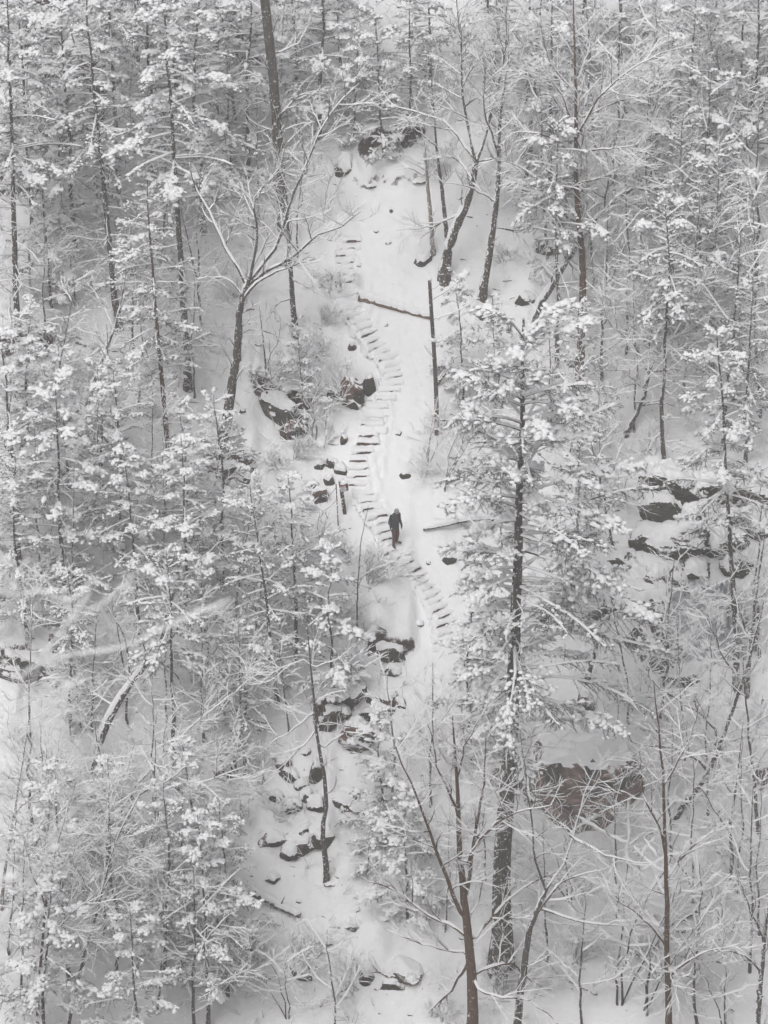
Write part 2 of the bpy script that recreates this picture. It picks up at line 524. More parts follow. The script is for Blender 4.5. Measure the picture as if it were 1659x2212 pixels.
# ------------------------------------------------------------------ the setting
def sheet(name, xs, ys, m, zf):
    X, Y = np.meshgrid(xs, ys, indexing='ij')
    Z = zf(X, Y)
    G = Geo()
    n, k = X.shape
    a = (np.arange(n - 1)[:, None] * k + np.arange(k - 1)[None])
    G.add(np.stack([X, Y, Z], -1), np.stack([a, a + k, a + k + 1, a + 1], -1).reshape(-1, 4), 0)
    return link(name, G.mesh(name, [m]))

xs = np.concatenate([np.linspace(-70, -21, 26)[:-1], np.arange(-21, -2.2, .13), np.arange(-2.2, 2.0, .075), np.arange(2.0, 21, .13), np.linspace(21, 70, 26)])
ys = np.concatenate([np.linspace(-130, -100, 8)[:-1], np.arange(-100, -84, .6), np.linspace(-84, -34, 34)[:-1], np.arange(-34, 30, .13), np.linspace(30, 125, 45)])
ground = sheet('ground', xs, ys, M['ground'], height)
ground['kind'] = 'structure'

# haze: falling snow and cloud between the camera and the slope
G = Geo()
hx = np.array([[-76, -136, -37], [76, -136, -37], [76, 131, -37], [-76, 131, -37], [-76, -136, 53], [76, -136, 53], [76, 131, 53], [-76, 131, 53]], float)
G.add(hx, [(0, 3, 2, 1), (4, 5, 6, 7), (0, 1, 5, 4), (1, 2, 6, 5), (2, 3, 7, 6), (3, 0, 4, 7)], 0, False)
hm = bpy.data.materials.new('haze'); hm.use_nodes = True
hn = hm.node_tree
hn.nodes.remove(hn.nodes['Principled BSDF'])
pv = hn.nodes.new('ShaderNodeVolumePrincipled')
pv.inputs['Color'].default_value = (.93, .93, .93, 1); pv.inputs['Density'].default_value = HAZE_DENSITY; pv.inputs['Anisotropy'].default_value = .2
hn.links.new(pv.outputs[0], hn.nodes['Material Output'].inputs['Volume'])
haze = link('haze', G.mesh('haze', [hm])); haze['kind'] = 'stuff'

# ------------------------------------------------------------------ landmarks for telling look-alikes apart
MARKS = [(848, 1150, 'the person on the stairs'), (742, 372, 'the brown boulder at the head of the chute'), (762, 868, 'the brown boulder beside the stairs'), (610, 930, 'the dark overhanging outcrop'),
    (1265, 1690, 'the big reddish boulder'), (1500, 1380, 'the frozen waterfall'), (500, 840, 'the curved grey trunk'), (940, 800, 'the broken dead pole'), (1254, 700, 'the brown-barked trunk'),
    (850, 665, 'the fallen log in the chute'), (580, 1965, 'the fallen log with icicles'), (775, 1610, 'the red rock with a snow cap'), (640, 1835, 'the low red ledge'), (737, 1075, 'the leaning signpost'),
    (870, 2110, 'the red slab'), (700, 1790, 'the slim tree with a kinked foot'), (35, 1455, 'the dark rock by the blurred branches'), (490, 1027, 'the reddish ledge below the curved trunk'),
    (1095, 1900, 'the huge trunk of the large hemlock'), (960, 560, 'the forked tree by the top of the chute'), (1190, 640, 'the leaning snow-plastered trunk'), (270, 1480, 'the thick leaning trunk'),
    (915, 1290, 'the lowest flight of stairs'), (190, 750, 'the dark log lying under the hemlocks'), (1500, 1075, 'the dark cliff band')]
USED = set()
def place_label(look, px, py, verb='standing'):
    c = sorted(MARKS, key=lambda k: (k[0] - px) ** 2 + (k[1] - py) ** 2)
    for a in c[:12]:
        dx, dy = px - a[0], py - a[1]
        r = math.hypot(dx, dy)
        far = 'just' if r < 130 else 'a little way' if r < 280 else 'far'
        if abs(dy) > 1.9 * abs(dx): w_ = 'uphill of' if dy < 0 else 'downhill of'
        elif abs(dx) > 1.9 * abs(dy): w_ = 'left of' if dx < 0 else 'right of'
        else: w_ = ('up' if dy < 0 else 'down') + (' and left of' if dx < 0 else ' and right of')
        t = f'{look} {verb} {far} {w_} {a[2]}'
        if t not in USED and len(t.replace('-', ' ').split()) <= 16:
            USED.add(t)
            return t
    raise RuntimeError('no label for ' + look)

# ------------------------------------------------------------------ hemlocks
def hemlock_proto(seed, H=18.0, crown0=.30, load=.6, width=2.9, dense=1.0, dead=14, bark='bark_dark', stout=.9, clear=False):
    """an evergreen with drooping flat sprays under cushions of snow; three meshes at the origin"""
    rng = np.random.default_rng(seed)
    Gt, Gc, Gs = Geo(), Geo(), Geo()
    m = 16
    z = np.linspace(-.4, H, m)
    wob = np.cumsum(rng.normal(0, .05, (m, 2)), 0); wob -= wob[1]; wob[0] = 0
    T = np.stack([wob[:, 0], wob[:, 1], z], -1)[None]
    TR = (stout * .0105 * H * (1 - .93 * np.linspace(0, 1, m)) + .012)[None]
    TR[0, 0] *= 1.5; TR[0, 1] *= 1.12
    tubes(Gt, T, TR, 10)
    # living branches
    nb = int((20 + 3.6 * H) * dense)
    t = np.sort(crown0 + (1 - crown0) * (np.arange(nb) + rng.random(nb)) / nb * .985)
    az = np.arange(nb) * 2.399 + rng.normal(0, .45, nb)
    u = (t - crown0) / (1 - crown0)
    L = width * (.28 + .95 * (1 - u) ** .8) * rng.uniform(.38, 1.22, nb) * (.55 + .45 * smooth01(u / .15))
    if clear: L = np.where((np.cos(az) < -.15) & (u < .55), L * (.38 + .5 * u), L)
    el = np.radians(2 + 34 * u ** 2 + rng.normal(0, 12, nb))
    b, _, r = along(T, TR, np.zeros(nb, int), t)
    d = np.stack([np.cos(az) * np.cos(el), np.sin(az) * np.cos(el), np.sin(el)], -1)
    P1, R1 = grow(b, d, L, np.clip(r * .42, .012, .04), 8, .0, .045, rng, .25, .11)
    tubes(Gc, P1, R1, 4, 1)
    ridges(Gs, P1, R1, R1 * 1.05 + .022, .05 + R1 * .4, 4, rng=rng, gap=.05)
    ld = np.clip(load - .5 + rng.beta(.75, .75, nb), .03, 1.1)
    # side sprays, flat and drooping
    idx, s, Lp, off = kids(P1, R1, 7.5, rng, .40, 1.0)
    p, dd, r = along(P1, R1, idx, s)
    sg = np.where(off % 2 == 0, 0.0, np.pi) + rng.normal(0, .5, len(idx))
    dirs = spread(dd, rng.uniform(.4, 1.35, len(idx)), sg); dirs[:, 2] -= rng.uniform(-.1, .4, len(idx)); dirs = norm(dirs)
    l = (.24 + .26 * Lp * (1.05 - s)) * rng.uniform(.65, 1.25, len(idx))
    l = np.clip(l, .18, .95)
    P2, R2 = grow(p, dirs, l, np.clip(r * .5, .004, .012), 4, 0, .08, rng, .3, .18)
    tubes(Gc, P2, R2, 3, 1)
    ldt = ld[idx]
    # needle tufts: narrow leaflets either side of each spray
    k = 26
    ii = np.repeat(np.arange(len(idx)), k)
    ss = np.tile((np.arange(k) + .5) / k, len(idx)) + rng.normal(0, .03, len(ii))
    q, e, _ = along(P2, R2, ii, np.clip(ss, .02, 1))
    side = np.where(np.arange(len(ii)) % 2 == 0, 0.0, np.pi) + rng.normal(0, .5, len(ii))
    ld_dir = spread(e, rng.uniform(.5, 1.0, len(ii)), side); ld_dir[:, 2] -= rng.uniform(.1, .6, len(ii)); ld_dir = norm(ld_dir)
    ln = rng.uniform(.07, .17, len(ii)); wd = rng.uniform(.007, .016, len(ii))
    sv = norm(np.cross(ld_dir, rng.normal(0, 1, (len(ii), 3))))
    A = q - sv * wd[:, None]; B = q + sv * wd[:, None]; Ct = q + ld_dir * ln[:, None]
    V = np.stack([A, B, Ct], 1)
    fr = np.where(rng.random(len(ii)) < .46 + .18 * ldt[ii], 2, 0)
    Gc.add(V, np.arange(len(ii) * 3).reshape(-1, 3), fr, False)
    # cushions of snow
    take = rng.random(len(idx)) < .10 + .85 * ldt ** 1.3
    j = np.nonzero(take)[0]
    for f0, sc in ((.1, .8), (.35, 1.0), (.6, 1.05), (.8, .9), (1.0, .75)):
        jj = j[rng.random(len(j)) < .5]
        c, e, _ = along(P2, R2, jj, np.clip(np.full(len(jj), f0) + rng.normal(0, .1, len(jj)), 0, 1))
        e = norm(e + rng.normal(0, .7, e.shape) * np.array([1, 1, .35]))
        big = (.42 + .62 * ldt[jj]) * rng.uniform(.45, 1.4, len(jj)) * sc
        c = c + rng.normal(0, .045, c.shape); c[:, 2] += .03 * big
        blobs(Gs, c, e, .105 * big + .03, .080 * big + .022, .064 * big + .014, rng=rng, rough=.17)
    # snow on the outer ends of the branches
    c, e, _ = along(P1, R1, np.arange(nb), rng.uniform(.78, .95, nb))
    blobs(Gs, c + np.array([0, 0, .03]), e, .16 + .12 * ld, .08 + .07 * ld, .06 + .06 * ld, rng=rng)
    hv = np.nonzero(ld > .5)[0]
    hv = np.repeat(hv, 2)
    c, e, _ = along(P1, R1, hv, rng.uniform(.55, .97, len(hv)))
    q = 9
    c = np.repeat(c, q, 0); e = np.repeat(e, q, 0); w8 = np.repeat(np.clip(ld[hv], .5, 1), q)
    sd = norm(np.cross(e, np.array([0, 0, 1.0])))
    o1 = rng.normal(0, .17, len(c)); o2 = rng.normal(0, .15, len(c))
    c = c + e * o1[:, None] + sd * o2[:, None]; c[:, 2] += .05 - .35 * np.abs(o2) - .25 * np.maximum(o1, 0)
    blobs(Gs, c, norm(e + rng.normal(0, .6, e.shape) * [1, 1, .3]), rng.uniform(.09, .17, len(c)) * w8, rng.uniform(.08, .13, len(c)) * w8, rng.uniform(.07, .12, len(c)) * w8, rng=rng, rough=.13)
    # dead lower branches, each with a line of snow
    nd = int(dead * 1.6)
    t = rng.uniform(.10, crown0 + .25, nd); az = rng.uniform(0, 6.28, nd); el = np.radians(rng.normal(4, 14, nd))
    b, _, r = along(T, TR, np.zeros(nd, int), t)
    d = np.stack([np.cos(az) * np.cos(el), np.sin(az) * np.cos(el), np.sin(el)], -1)
    P3, R3 = grow(b, d, rng.uniform(.7, 2.6, nd), rng.uniform(.012, .026, nd), 7, -.02, .10, rng)
    tubes(Gc, P3, R3, 4, 1)
    ridges(Gs, P3, R3, R3 * 1.05 + .013, .035 + R3 * .4, 4, rng=rng, gap=.08)
    twig_levels(Gcx := Geo(), Gs, P3, R3, rng, .8, (.5, 1.1), .9, False)
    for v, f in zip(Gcx.v, Gcx.f): Gc.v.append(v); Gc.f.append((f[0] + Gc.n, np.ones_like(f[1]), f[2]))
    # offsets of the appended twigs
    base = Gc.n
    Gc.n += Gcx.n
    return dict(H=H, trunk=Gt.mesh('trunk', [M[bark]]), crown=Gc.mesh('crown', [M['needle'], M['twig'], M['frost']]), snow=Gs.mesh('snow_load', [M['snow']]))

HEM = [hemlock_proto(1, 20, .34, .60, 3.3, .85, 22), hemlock_proto(2, 20, .48, .75, 3.0, .72, 26),                       # tall
       hemlock_proto(3, 13, .20, .45, 2.9, .95, 12), hemlock_proto(4, 13, .16, .80, 2.8, .95, 8), hemlock_proto(5, 13, .26, .6, 3.2, .85, 12), hemlock_proto(7, 11, .12, .95, 2.6, .9, 6),   # middling
       hemlock_proto(6, 7, .06, .75, 1.9, .8, 4),                                                                            # young
       hemlock_proto(8, 27, .40, .66, 5.5, 1.22, 44, 'bark', 1.45, True), hemlock_proto(9, 12, .56, .6, 2.4, .75, 16)]                                                                # the giant

def stand_tree(kind, name, label, base, top, protos, i, cat, group, dz=-.1, girth=1.0, rng=RNG, y_shift=0.0):
    """one tree of a kind: a root with copies of trunk, crown and snow"""
    B = hit(np.array([base[0]]), np.array([base[1]]))[0]
    Tp = upright(np.array([top[0]]), np.array([top[1]]), B[1])[0]
    pr = protos[i % len(protos)]
    ax = Tp - B
    h = np.linalg.norm(ax)
    o = root(name, label, cat, B + np.array([0, 0, dz]), group)
    import mathutils
    q = mathutils.Vector((0, 0, 1)).rotation_difference(mathutils.Vector(ax)) @ mathutils.Quaternion((0, 0, 1), 0.0 if i == 7 and kind == 'hemlock' else rng.uniform(0, 6.28))
    o.rotation_mode = 'QUATERNION'; o.rotation_quaternion = q
    s = h / pr['H']
    o.scale = (s * girth, s * girth, s)
    for part, key in (('trunk', 'trunk'), ('crown', 'crown'), ('snow_load', 'snow')):
        link(part, pr[key], o)
    return o
    return o

HG = 'snow-laden hemlocks on the slope'
hem_named = [  # base, top, kind, girth, label
    ((40, 775), (2, -40), 1, 1.0, 'tall straight hemlock rising from dark exposed roots at the left edge'),
    ((257, 715), (190, -60), 1, 1.05, 'tall straight hemlock with long bare trunk behind the leaning stem, left of the chute'),
    ((258, 442), (232, -260), 1, .9, 'distant dark trunk footed in open snow high on the left'),
    ((407, 838), (336, -60), 1, 1.0, 'tall hemlock with long slanting trunk midway between curved grey trunk and left edge'),
    ((367, 1022), (318, 385), 0, 1.0, 'hemlock with bare reddish brown foot left of the reddish ledge'),
    ((289, 817), (279, 470), 8, .9, 'short dark-footed hemlock at the end of the brown fallen pole'),
    ((508, 262), (452, -170), 4, .8, 'slender slanting hemlock near the top, left of the thickest upper trunk'),
    ((110, 660), (96, 330), 6, .9, 'hemlock with hooked brown foot above open snow on the left'),
    ((402, 1110), (384, 860), 6, .9, 'slim young hemlock left of the reddish ledge, thin snow cushions'),
    ((222, 1050), (210, 770), 6, .9, 'small hemlock with speckled trunk above the blurred branches'),
    ((600, 1515), (541, 1030), 2, .85, 'speckled hemlock whose broad snowy top spreads below the reddish ledge'),
    ((382, 1705), (356, 1180), 8, .95, 'straight mossy-barked hemlock right of the thick leaning trunk'),
    ((155, 1590), (138, 1230), 8, 1.0, 'dark speckled trunk just right of the dark rock by the blurred branches'),
    ((175, 1570), (163, 1330), 6, .8, 'thin dark trunk close beside the speckled trunk by the blurred branches'),
    ((455, 1490), (440, 1210), 6, .9, 'short hemlock trunk showing in open snow left of the speckled hemlock'),
    ((492, 2150), (476, 1735), 3, .9, 'bushy low hemlock hanging over the fallen log with icicles'),
    ((355, 2090), (348, 1690), 3, 1.0, 'dense bushy hemlock in the lower left thicket'),
    ((95, 2330), (85, 1880), 5, 1.0, 'snow-heaped hemlock in the bottom corner under the pale birch'),
    ((300, 2340), (285, 1950), 4, 1.0, 'spreading hemlock at the bottom edge left of the clearing'),
    ((662, 915), (638, 690), 6, .8, 'small cushiony hemlock growing on the dark overhanging outcrop'),
    ((1000, 872), (984, 590), 6, .8, 'slim snow-tufted hemlock just right of the broken dead pole'),
    ((1082, 2085), (1152, 690), 7, 1.0, 'largest hemlock, huge trunk and wide snow cushions right of the stairs'),
    ((1085, 880), (1070, 640), 6, .8, 'bushy hemlock with thick snow cushions right of the slim tufted one'),
    ((830, 340), (806, 10), 6, .8, 'snowy hemlock at the top above the head of the chute'),
    ((1452, 180), (1440, -300), 2, 1.2, 'thick dark trunk at the top right edge of the wood'),
    ((1203, 812), (1214, 250), 8, .85, 'dark speckled trunk just left of the brown-barked trunk'),
    ((1434, 1000), (1427, 420), 8, .85, 'straight speckled trunk rising from the thicket above the dark cliff band'),
    ((1536, 800), (1562, 300), 2, 1.15, 'thick pale grey trunk tilting right above the dark cliff band'),
    ((1592, 1492), (1550, 700), 1, .9, 'tall speckled trunk standing in front of the frozen waterfall'),
]
for k, (b, t, v, g, lab) in enumerate(hem_named):
    USED.add(lab)
    tr = stand_tree('hemlock', 'hemlock_tree', lab, b, t, HEM, v, 'hemlock tree', HG, girth=g)
    bk = 'bark_brown' if 'brown foot' in lab else 'bark_pale' if 'pale grey' in lab else 'bark' if 'mossy' in lab else None
    if bk:
        sl_ = [c for c in tr.children if c.name.startswith('trunk')][0].material_slots[0]
        sl_.link = 'OBJECT'; sl_.material = M[bk]

looks = {0: 'tall hemlock', 2: 'dark open-branched hemlock', 3: 'hemlock with thick white cushions', 4: 'broad hemlock with drooping snowy sprays', 5: 'bushy hemlock clad to the ground', 6: 'young snow-heaped hemlock'}
hem_fill = [  # base x, base y, height in the picture, kind
    (75, 500, 560, 4), (165, 560, 600, 3), (330, 400, 560, 4), (440, 500, 560, 3), (535, 380, 500, 5), (690, 300, 480, 3), (385, 230, 480, 3), (300, 150, 420, 5),
    (470, 150, 400, 4), (640, 170, 400, 3), (735, 170, 360, 4), (20, 140, 400, 2), (765, 300, 250, 6), (885, 300, 380, 4), (930, 230, 400, 3), (60, 950, 300, 5), (150, 1060, 320, 4), (40, 1210, 500, 4), (140, 1290, 480, 5), (300, 1380, 420, 4),
    (265, 1210, 430, 3), (480, 1270, 420, 3), (400, 1370, 430, 4), (60, 1390, 420, 3), (640, 1420, 400, 4), (725, 1500, 320, 6), (530, 1670, 330, 2), (430, 1920, 330, 5), (230, 1930, 300, 4), (150, 2120, 480, 4),
    (450, 2230, 480, 4), (835, 1800, 270, 6), (880, 1990, 280, 6), (790, 1890, 150, 6), (1190, 470, 560, 4), (1480, 500, 560, 4), (1590, 460, 560, 3), (1330, 220, 440, 4),
    (1140, 230, 440, 2), (1250, 190, 420, 3), (1540, 230, 440, 4), (1640, 280, 460, 3), (1045, 220, 440, 2), (1440, 720, 480, 2), (1230, 1360, 420, 2), (1020, 1640, 320, 6), (1250, 1010, 360, 2), (1610, 1000, 420, 2)]
for k, (x, y, h, v) in enumerate(hem_fill):
    lean = (x - 760) / 12000 * h
    stand_tree('hemlock', 'hemlock_tree', place_label(looks[v], x, y), (x, y), (x + lean + RNG.normal(0, 8), y - h), HEM, v, 'hemlock tree', HG, girth=RNG.uniform(.95, 1.15))

# ------------------------------------------------------------------ bare trees
def plane_pts(poly, y, wob, rng):
    p = np.array(poly, float)
    t = np.concatenate([[0], np.cumsum(np.linalg.norm(np.diff(p, axis=0), axis=1))]) / 52.0
    return upright(p[:, 0], p[:, 1], y + wob * t + .12 * rng.normal(0, 1) * t)

BG = 'bare snow-lined trees on the slope'
def hero(label, trunk, limbs, width, bark='bark', dens=1.0, seed=0, fine=True, snow=1.0, tip=None, lean=0.0, self_twigs=True, name='bare_tree'):
    """a leafless tree with its own trunk and limbs, traced as they bend"""
    USED.add(label)
    rng = np.random.default_rng(seed + 100)
    B = hit(np.array([trunk[0][0]]), np.array([trunk[0][1]]))[0]
    sc = mpp(B)
    r0 = width * sc / 2
    o = root(name, label, 'bare tree', B, BG)
    T = resample(plane_pts(trunk, B[1], lean, rng), 18)
    T[0] -= np.array([0, 0, .35])
    if tip is None: tip = .45 if any(tuple(l[0]) == tuple(trunk[-1]) for l in limbs) else .10
    R = r0 * (1 - (1 - tip) * np.linspace(0, 1, 18)); R[0] *= 1.35; R[1] *= 1.1
    T = T + rng.normal(0, .012, T.shape)
    G = Geo(); tubes(G, T[None], R[None], 10, cap=True)
    link('trunk', G.mesh('trunk', [M[bark]], B), o)
    Gs, Gw = Geo(), Geo()
    ridges(Gs, T[None], R[None], R[None] * .8 + .01, .04 + R[None] * .35, 5, rng=rng, gap=.05)
    Ps, Rs = [], []
    for k, pl in enumerate(limbs):
        wp = upright(np.array([pl[0][0]]), np.array([pl[0][1]]), B[1])[0]
        i = int(np.argmin(((T - wp)[:, [0, 2]] ** 2).sum(1)))
        q = plane_pts(pl, T[i, 1], rng.uniform(-.55, .55), rng)
        q = resample(q, 12) + np.cumsum(rng.normal(0, .035, (12, 3)), 0)
        if np.linalg.norm((T[i] - q[0])[[0, 2]]) < .8: q[0] = T[i]
        L = np.linalg.norm(np.diff(q, axis=0), axis=1).sum()
        ra = min(R[i] * .62, .014 + .0115 * L)
        rr = ra * (1 - .8 * np.linspace(0, 1, 12))
        G = Geo(); tubes(G, q[None], rr[None], 6)
        link('limb', G.mesh('limb', [M[bark]], B), o)
        ridges(Gs, q[None], rr[None], rr[None] * .86 + .006, .024 + rr[None] * .38, 5, rng=rng, gap=.12)
        Ps.append(q); Rs.append(rr)
    if Ps:
        twig_levels(Gw, Gs, np.array(Ps), np.array(Rs), rng, dens, snow=snow, fine=fine)
    if self_twigs:
        twig_levels(Gw, Gs, T[None], R[None] * .35, rng, dens * .6, (.22, 1.9), snow=snow, fine=fine, s0=.3)
    if Gw.n: link('crown', Gw.mesh('crown', [M['twig']], B), o)
    link('snow_load', Gs.mesh('snow_load', [M['snow']], B), o)
    return o

hero('grey tree with trunk curving up from a dark foot on the bank, forking wide', [(483, 948), (495, 875), (513, 745), (522, 650), (540, 600)],
     [[(540, 600), (595, 545), (640, 420), (690, 310), (735, 235), (790, 190)], [(535, 605), (500, 560), (470, 485), (420, 400), (405, 330)], [(545, 590), (560, 480), (555, 430), (600, 370), (620, 300)], [(540, 600), (640, 548), (700, 500), (745, 480), (775, 455)],
      [(540, 600), (585, 490), (610, 430)], [(528, 640), (490, 600), (455, 590)], [(515, 722), (560, 710), (600, 725)], [(522, 650), (560, 610), (640, 575), (690, 560)]], 25, 'bark', .8, 1, snow=1.0)
hero('dark forked tree leaning right at the top of the open chute', [(958, 605), (966, 545), (985, 490), (1009, 435), (1029, 350)],
     [[(1029, 350), (1010, 230), (1000, 100), (990, -40)], [(1029, 350), (960, 270), (890, 235), (840, 225)], [(1029, 350), (1060, 250), (1090, 120), (1100, -10)], [(1020, 390), (960, 330), (900, 330)], [(1000, 460), (920, 490), (850, 500)], [(1029, 350), (1080, 330), (1130, 270)]], 27, 'bark_dark', 1.0, 2)
hero('slim pale-footed trunk standing left of the dark forked tree', [(936, 548), (930, 470), (922, 380), (918, 330)], [[(922, 380), (880, 360), (850, 370)], [(918, 330), (905, 270), (900, 200)]], 12, 'bark_pale', .6, 3)
hero('thin dark stem close behind the dark forked tree', [(968, 530), (955, 420), (938, 260), (930, 120)], [[(945, 320), (900, 280), (870, 250)], [(938, 260), (980, 190), (1000, 120)]], 11, 'bark_dark', .7, 4)
hero('dark slanting trunk right of the dark forked tree', [(1040, 645), (1055, 560), (1066, 490), (1075, 400), (1080, 260), (1100, 120)], [[(1066, 490), (1110, 500), (1190, 495)], [(1075, 400), (1130, 330), (1160, 250)], [(1078, 330), (1040, 240), (1035, 160)], [(1070, 440), (1010, 400), (960, 400)]], 18, 'bark_dark', .9, 5)
hero('brown-barked tall tree whose snowy limbs spread wide near the top', [(1250, 852), (1257, 700), (1258, 560), (1247, 450), (1244, 210), (1238, -20)],
     [[(1244, 335), (1200, 300), (1140, 282), (1090, 285)], [(1242, 300), (1215, 230), (1195, 190), (1150, 150)], [(1246, 300), (1300, 200), (1370, 140), (1440, 105)], [(1248, 330), (1300, 318), (1365, 310)], [(1242, 210), (1190, 130), (1180, 40)], [(1242, 190), (1270, 110), (1300, 10)], [(1250, 400), (1330, 370), (1400, 320)], [(1250, 420), (1190, 400), (1120, 350), (1060, 330)], [(1242, 260), (1330, 220), (1420, 200)]], 20, 'bark_brown', 1.1, 6, snow=1.1)
hero('snow-plastered trunk leaning far right above the slim tufted hemlock', [(1130, 738), (1160, 670), (1190, 620), (1225, 562), (1275, 490), (1330, 430), (1372, 405)],
     [[(1372, 405), (1440, 412), (1500, 398), (1540, 410)], [(1275, 490), (1220, 470), (1190, 430), (1150, 385)], [(1225, 562), (1262, 590), (1300, 580)], [(1300, 462), (1310, 380), (1300, 300)], [(1340, 422), (1400, 350), (1450, 330)], [(1225, 562), (1215, 480), (1230, 400)]], 19, 'bark_white', 1.0, 7, snow=1.35)
hero('pale many-limbed tree filling the upper right corner', [(1585, 590), (1595, 500), (1605, 430), (1618, 330)], [[(1618, 330), (1590, 200), (1540, 110), (1530, 0)], [(1618, 330), (1655, 260), (1690, 200)], [(1610, 380), (1550, 230), (1500, 120), (1420, 60)], [(1608, 400), (1560, 380), (1480, 350)], [(1618, 330), (1620, 200), (1640, 60)], [(1600, 460), (1640, 440), (1700, 420)]], 21, 'bark_white', 1.1, 8, snow=1.25)
hero('crooked white-limbed tree in the thicket above the cliff band', [(1348, 940), (1362, 915), (1392, 850), (1404, 800)], [[(1404, 800), (1449, 795), (1480, 780), (1560, 770)], [(1404, 800), (1409, 727), (1430, 660), (1420, 560)], [(1395, 840), (1350, 800), (1290, 800)], [(1404, 780), (1470, 700), (1520, 600)], [(1400, 810), (1370, 740), (1320, 700), (1300, 640)], [(1380, 880), (1440, 870), (1510, 900)]], 16, 'bark_white', 1.2, 9, snow=1.25)
hero('brown forked tree in front at the bottom, low limbs bent outward', [(1021, 2270), (1018, 2090), (1014, 2044), (1003, 1954), (992, 1800), (988, 1700), (977, 1550)],
     [[(1008, 2000), (960, 1900), (925, 1800), (890, 1700), (845, 1600)], [(1014, 2044), (1060, 1990), (1120, 1930), (1210, 1880)], [(1000, 1880), (1040, 1800), (1120, 1745), (1190, 1735)], [(1016, 2060), (930, 2045), (830, 2015)], [(1018, 2100), (1100, 2085), (1130, 2110), (1180, 2150)], [(1016, 2080), (975, 2150), (930, 2200)], [(1003, 1954), (1015, 1850), (1030, 1720), (1035, 1600)], [(990, 1760), (950, 1680), (930, 1560)], [(1010, 2020), (920, 1980), (850, 1930), (780, 1900)], [(985, 1690), (1010, 1600), (1050, 1520)], [(1018, 2120), (1080, 2150), (1150, 2160), (1200, 2200)]], 28, 'bark_brown', .85, 10)
hero('grey tree forking low in front of the big reddish boulder', [(1112, 2260), (1128, 2120), (1149, 1994), (1180, 1922)], [[(1180, 1922), (1157, 1850), (1152, 1780), (1140, 1710), (1128, 1600)], [(1180, 1922), (1215, 1860), (1240, 1770), (1268, 1680), (1320, 1610)], [(1165, 1960), (1240, 1990), (1330, 2010), (1400, 2010)], [(1230, 1800), (1300, 1840), (1400, 1850)], [(1155, 1820), (1110, 1770), (1060, 1750)], [(1150, 1990), (1230, 1900), (1330, 1880)]], 20, 'bark', .55, 11)
hero('slender straight tree right of the big reddish boulder', [(1446, 2260), (1442, 2080), (1438, 1850), (1430, 1650), (1412, 1470)], [[(1440, 1900), (1500, 1830), (1560, 1790)], [(1437, 1820), (1390, 1730), (1370, 1620)], [(1442, 2050), (1380, 1980), (1310, 1940)], [(1443, 2110), (1520, 2060), (1600, 2040)], [(1432, 1700), (1480, 1600), (1500, 1520)]], 16, 'bark_brown', .8, 12)
hero('dark trunk bending like a hook at the lower right', [(1420, 2014), (1490, 1972), (1560, 1932), (1578, 1880), (1576, 1800), (1590, 1690), (1605, 1560)], [[(1576, 1800), (1540, 1740), (1500, 1700)], [(1590, 1690), (1640, 1650), (1700, 1640)], [(1560, 1932), (1620, 1920), (1680, 1950)], [(1500, 1965), (1490, 1900), (1450, 1850)]], 19, 'bark_white', .9, 13)
hero('mottled trunk leaning right below the frozen waterfall', [(1452, 1755), (1510, 1695), (1560, 1590), (1605, 1465), (1650, 1300)], [[(1560, 1590), (1500, 1540), (1430, 1500), (1380, 1450)], [(1600, 1480), (1550, 1400), (1520, 1330)], [(1540, 1630), (1620, 1600), (1690, 1610)], [(1530, 1655), (1460, 1610), (1380, 1600), (1330, 1560)]], 20, 'bark_white', .9, 14, snow=1.1)
hero('thick snow-topped trunk leaning right in the lower left wood', [(190, 1675), (215, 1600), (250, 1525), (290, 1465), (328, 1420), (356, 1350), (378, 1260)], [[(285, 1470), (270, 1380), (230, 1300)], [(325, 1425), (380, 1380), (420, 1300)], [(245, 1532), (180, 1480), (130, 1440)], [(325, 1425), (360, 1440), (410, 1530)]], 22, 'bark_white', .7, 15, tip=.3, snow=1.4)
hero('low wide tree with pale limbs reaching up the slope in the lower left', [(130, 1850), (180, 1815), (230, 1790), (300, 1690)], [[(300, 1690), (360, 1620), (450, 1530), (530, 1470)], [(230, 1790), (200, 1690), (180, 1600)], [(270, 1740), (340, 1700), (450, 1690), (540, 1660)], [(250, 1770), (270, 1660), (300, 1590)], [(300, 1690), (370, 1740), (440, 1760)], [(360, 1625), (420, 1640), (500, 1640), (560, 1650)]], 14, 'bark_white', 1.0, 16, snow=1.35)
hero('pale birch stem at the left edge near the bottom', [(2, 1960), (12, 1870), (30, 1760), (48, 1655), (62, 1550)], [[(30, 1760), (80, 1700), (120, 1660)], [(48, 1655), (20, 1590), (10, 1520)], [(20, 1810), (80, 1790), (130, 1740)]], 9, 'bark_pale', .9, 17)
hero('slim brown sapling tree in the bottom left thicket', [(78, 2260), (88, 2080), (100, 1950), (125, 1820), (165, 1690)], [[(100, 1950), (60, 1870), (50, 1800)], [(110, 1900), (180, 1830), (230, 1800)], [(90, 2060), (150, 1980), (210, 1930)], [(125, 1820), (110, 1740), (120, 1680)]], 9, 'bark_brown', 1.0, 18)
hero('dark slender tree slanting right in the bottom left thicket', [(140, 2250), (175, 2090), (215, 1950), (250, 1820), (310, 1700)], [[(215, 1950), (170, 1880), (160, 1800)], [(230, 1900), (300, 1850), (350, 1850)], [(180, 2080), (240, 2040), (300, 2040)], [(250, 1820), (240, 1740), (260, 1680)]], 9, 'bark_dark', 1.0, 19)
hero('mottled trunk at the bottom right corner', [(1630, 2290), (1642, 2120), (1652, 2030), (1665, 1900)], [[(1645, 2100), (1590, 2060), (1540, 2060)], [(1652, 2030), (1620, 1960), (1600, 1900)]], 20, 'bark_white', .7, 20)
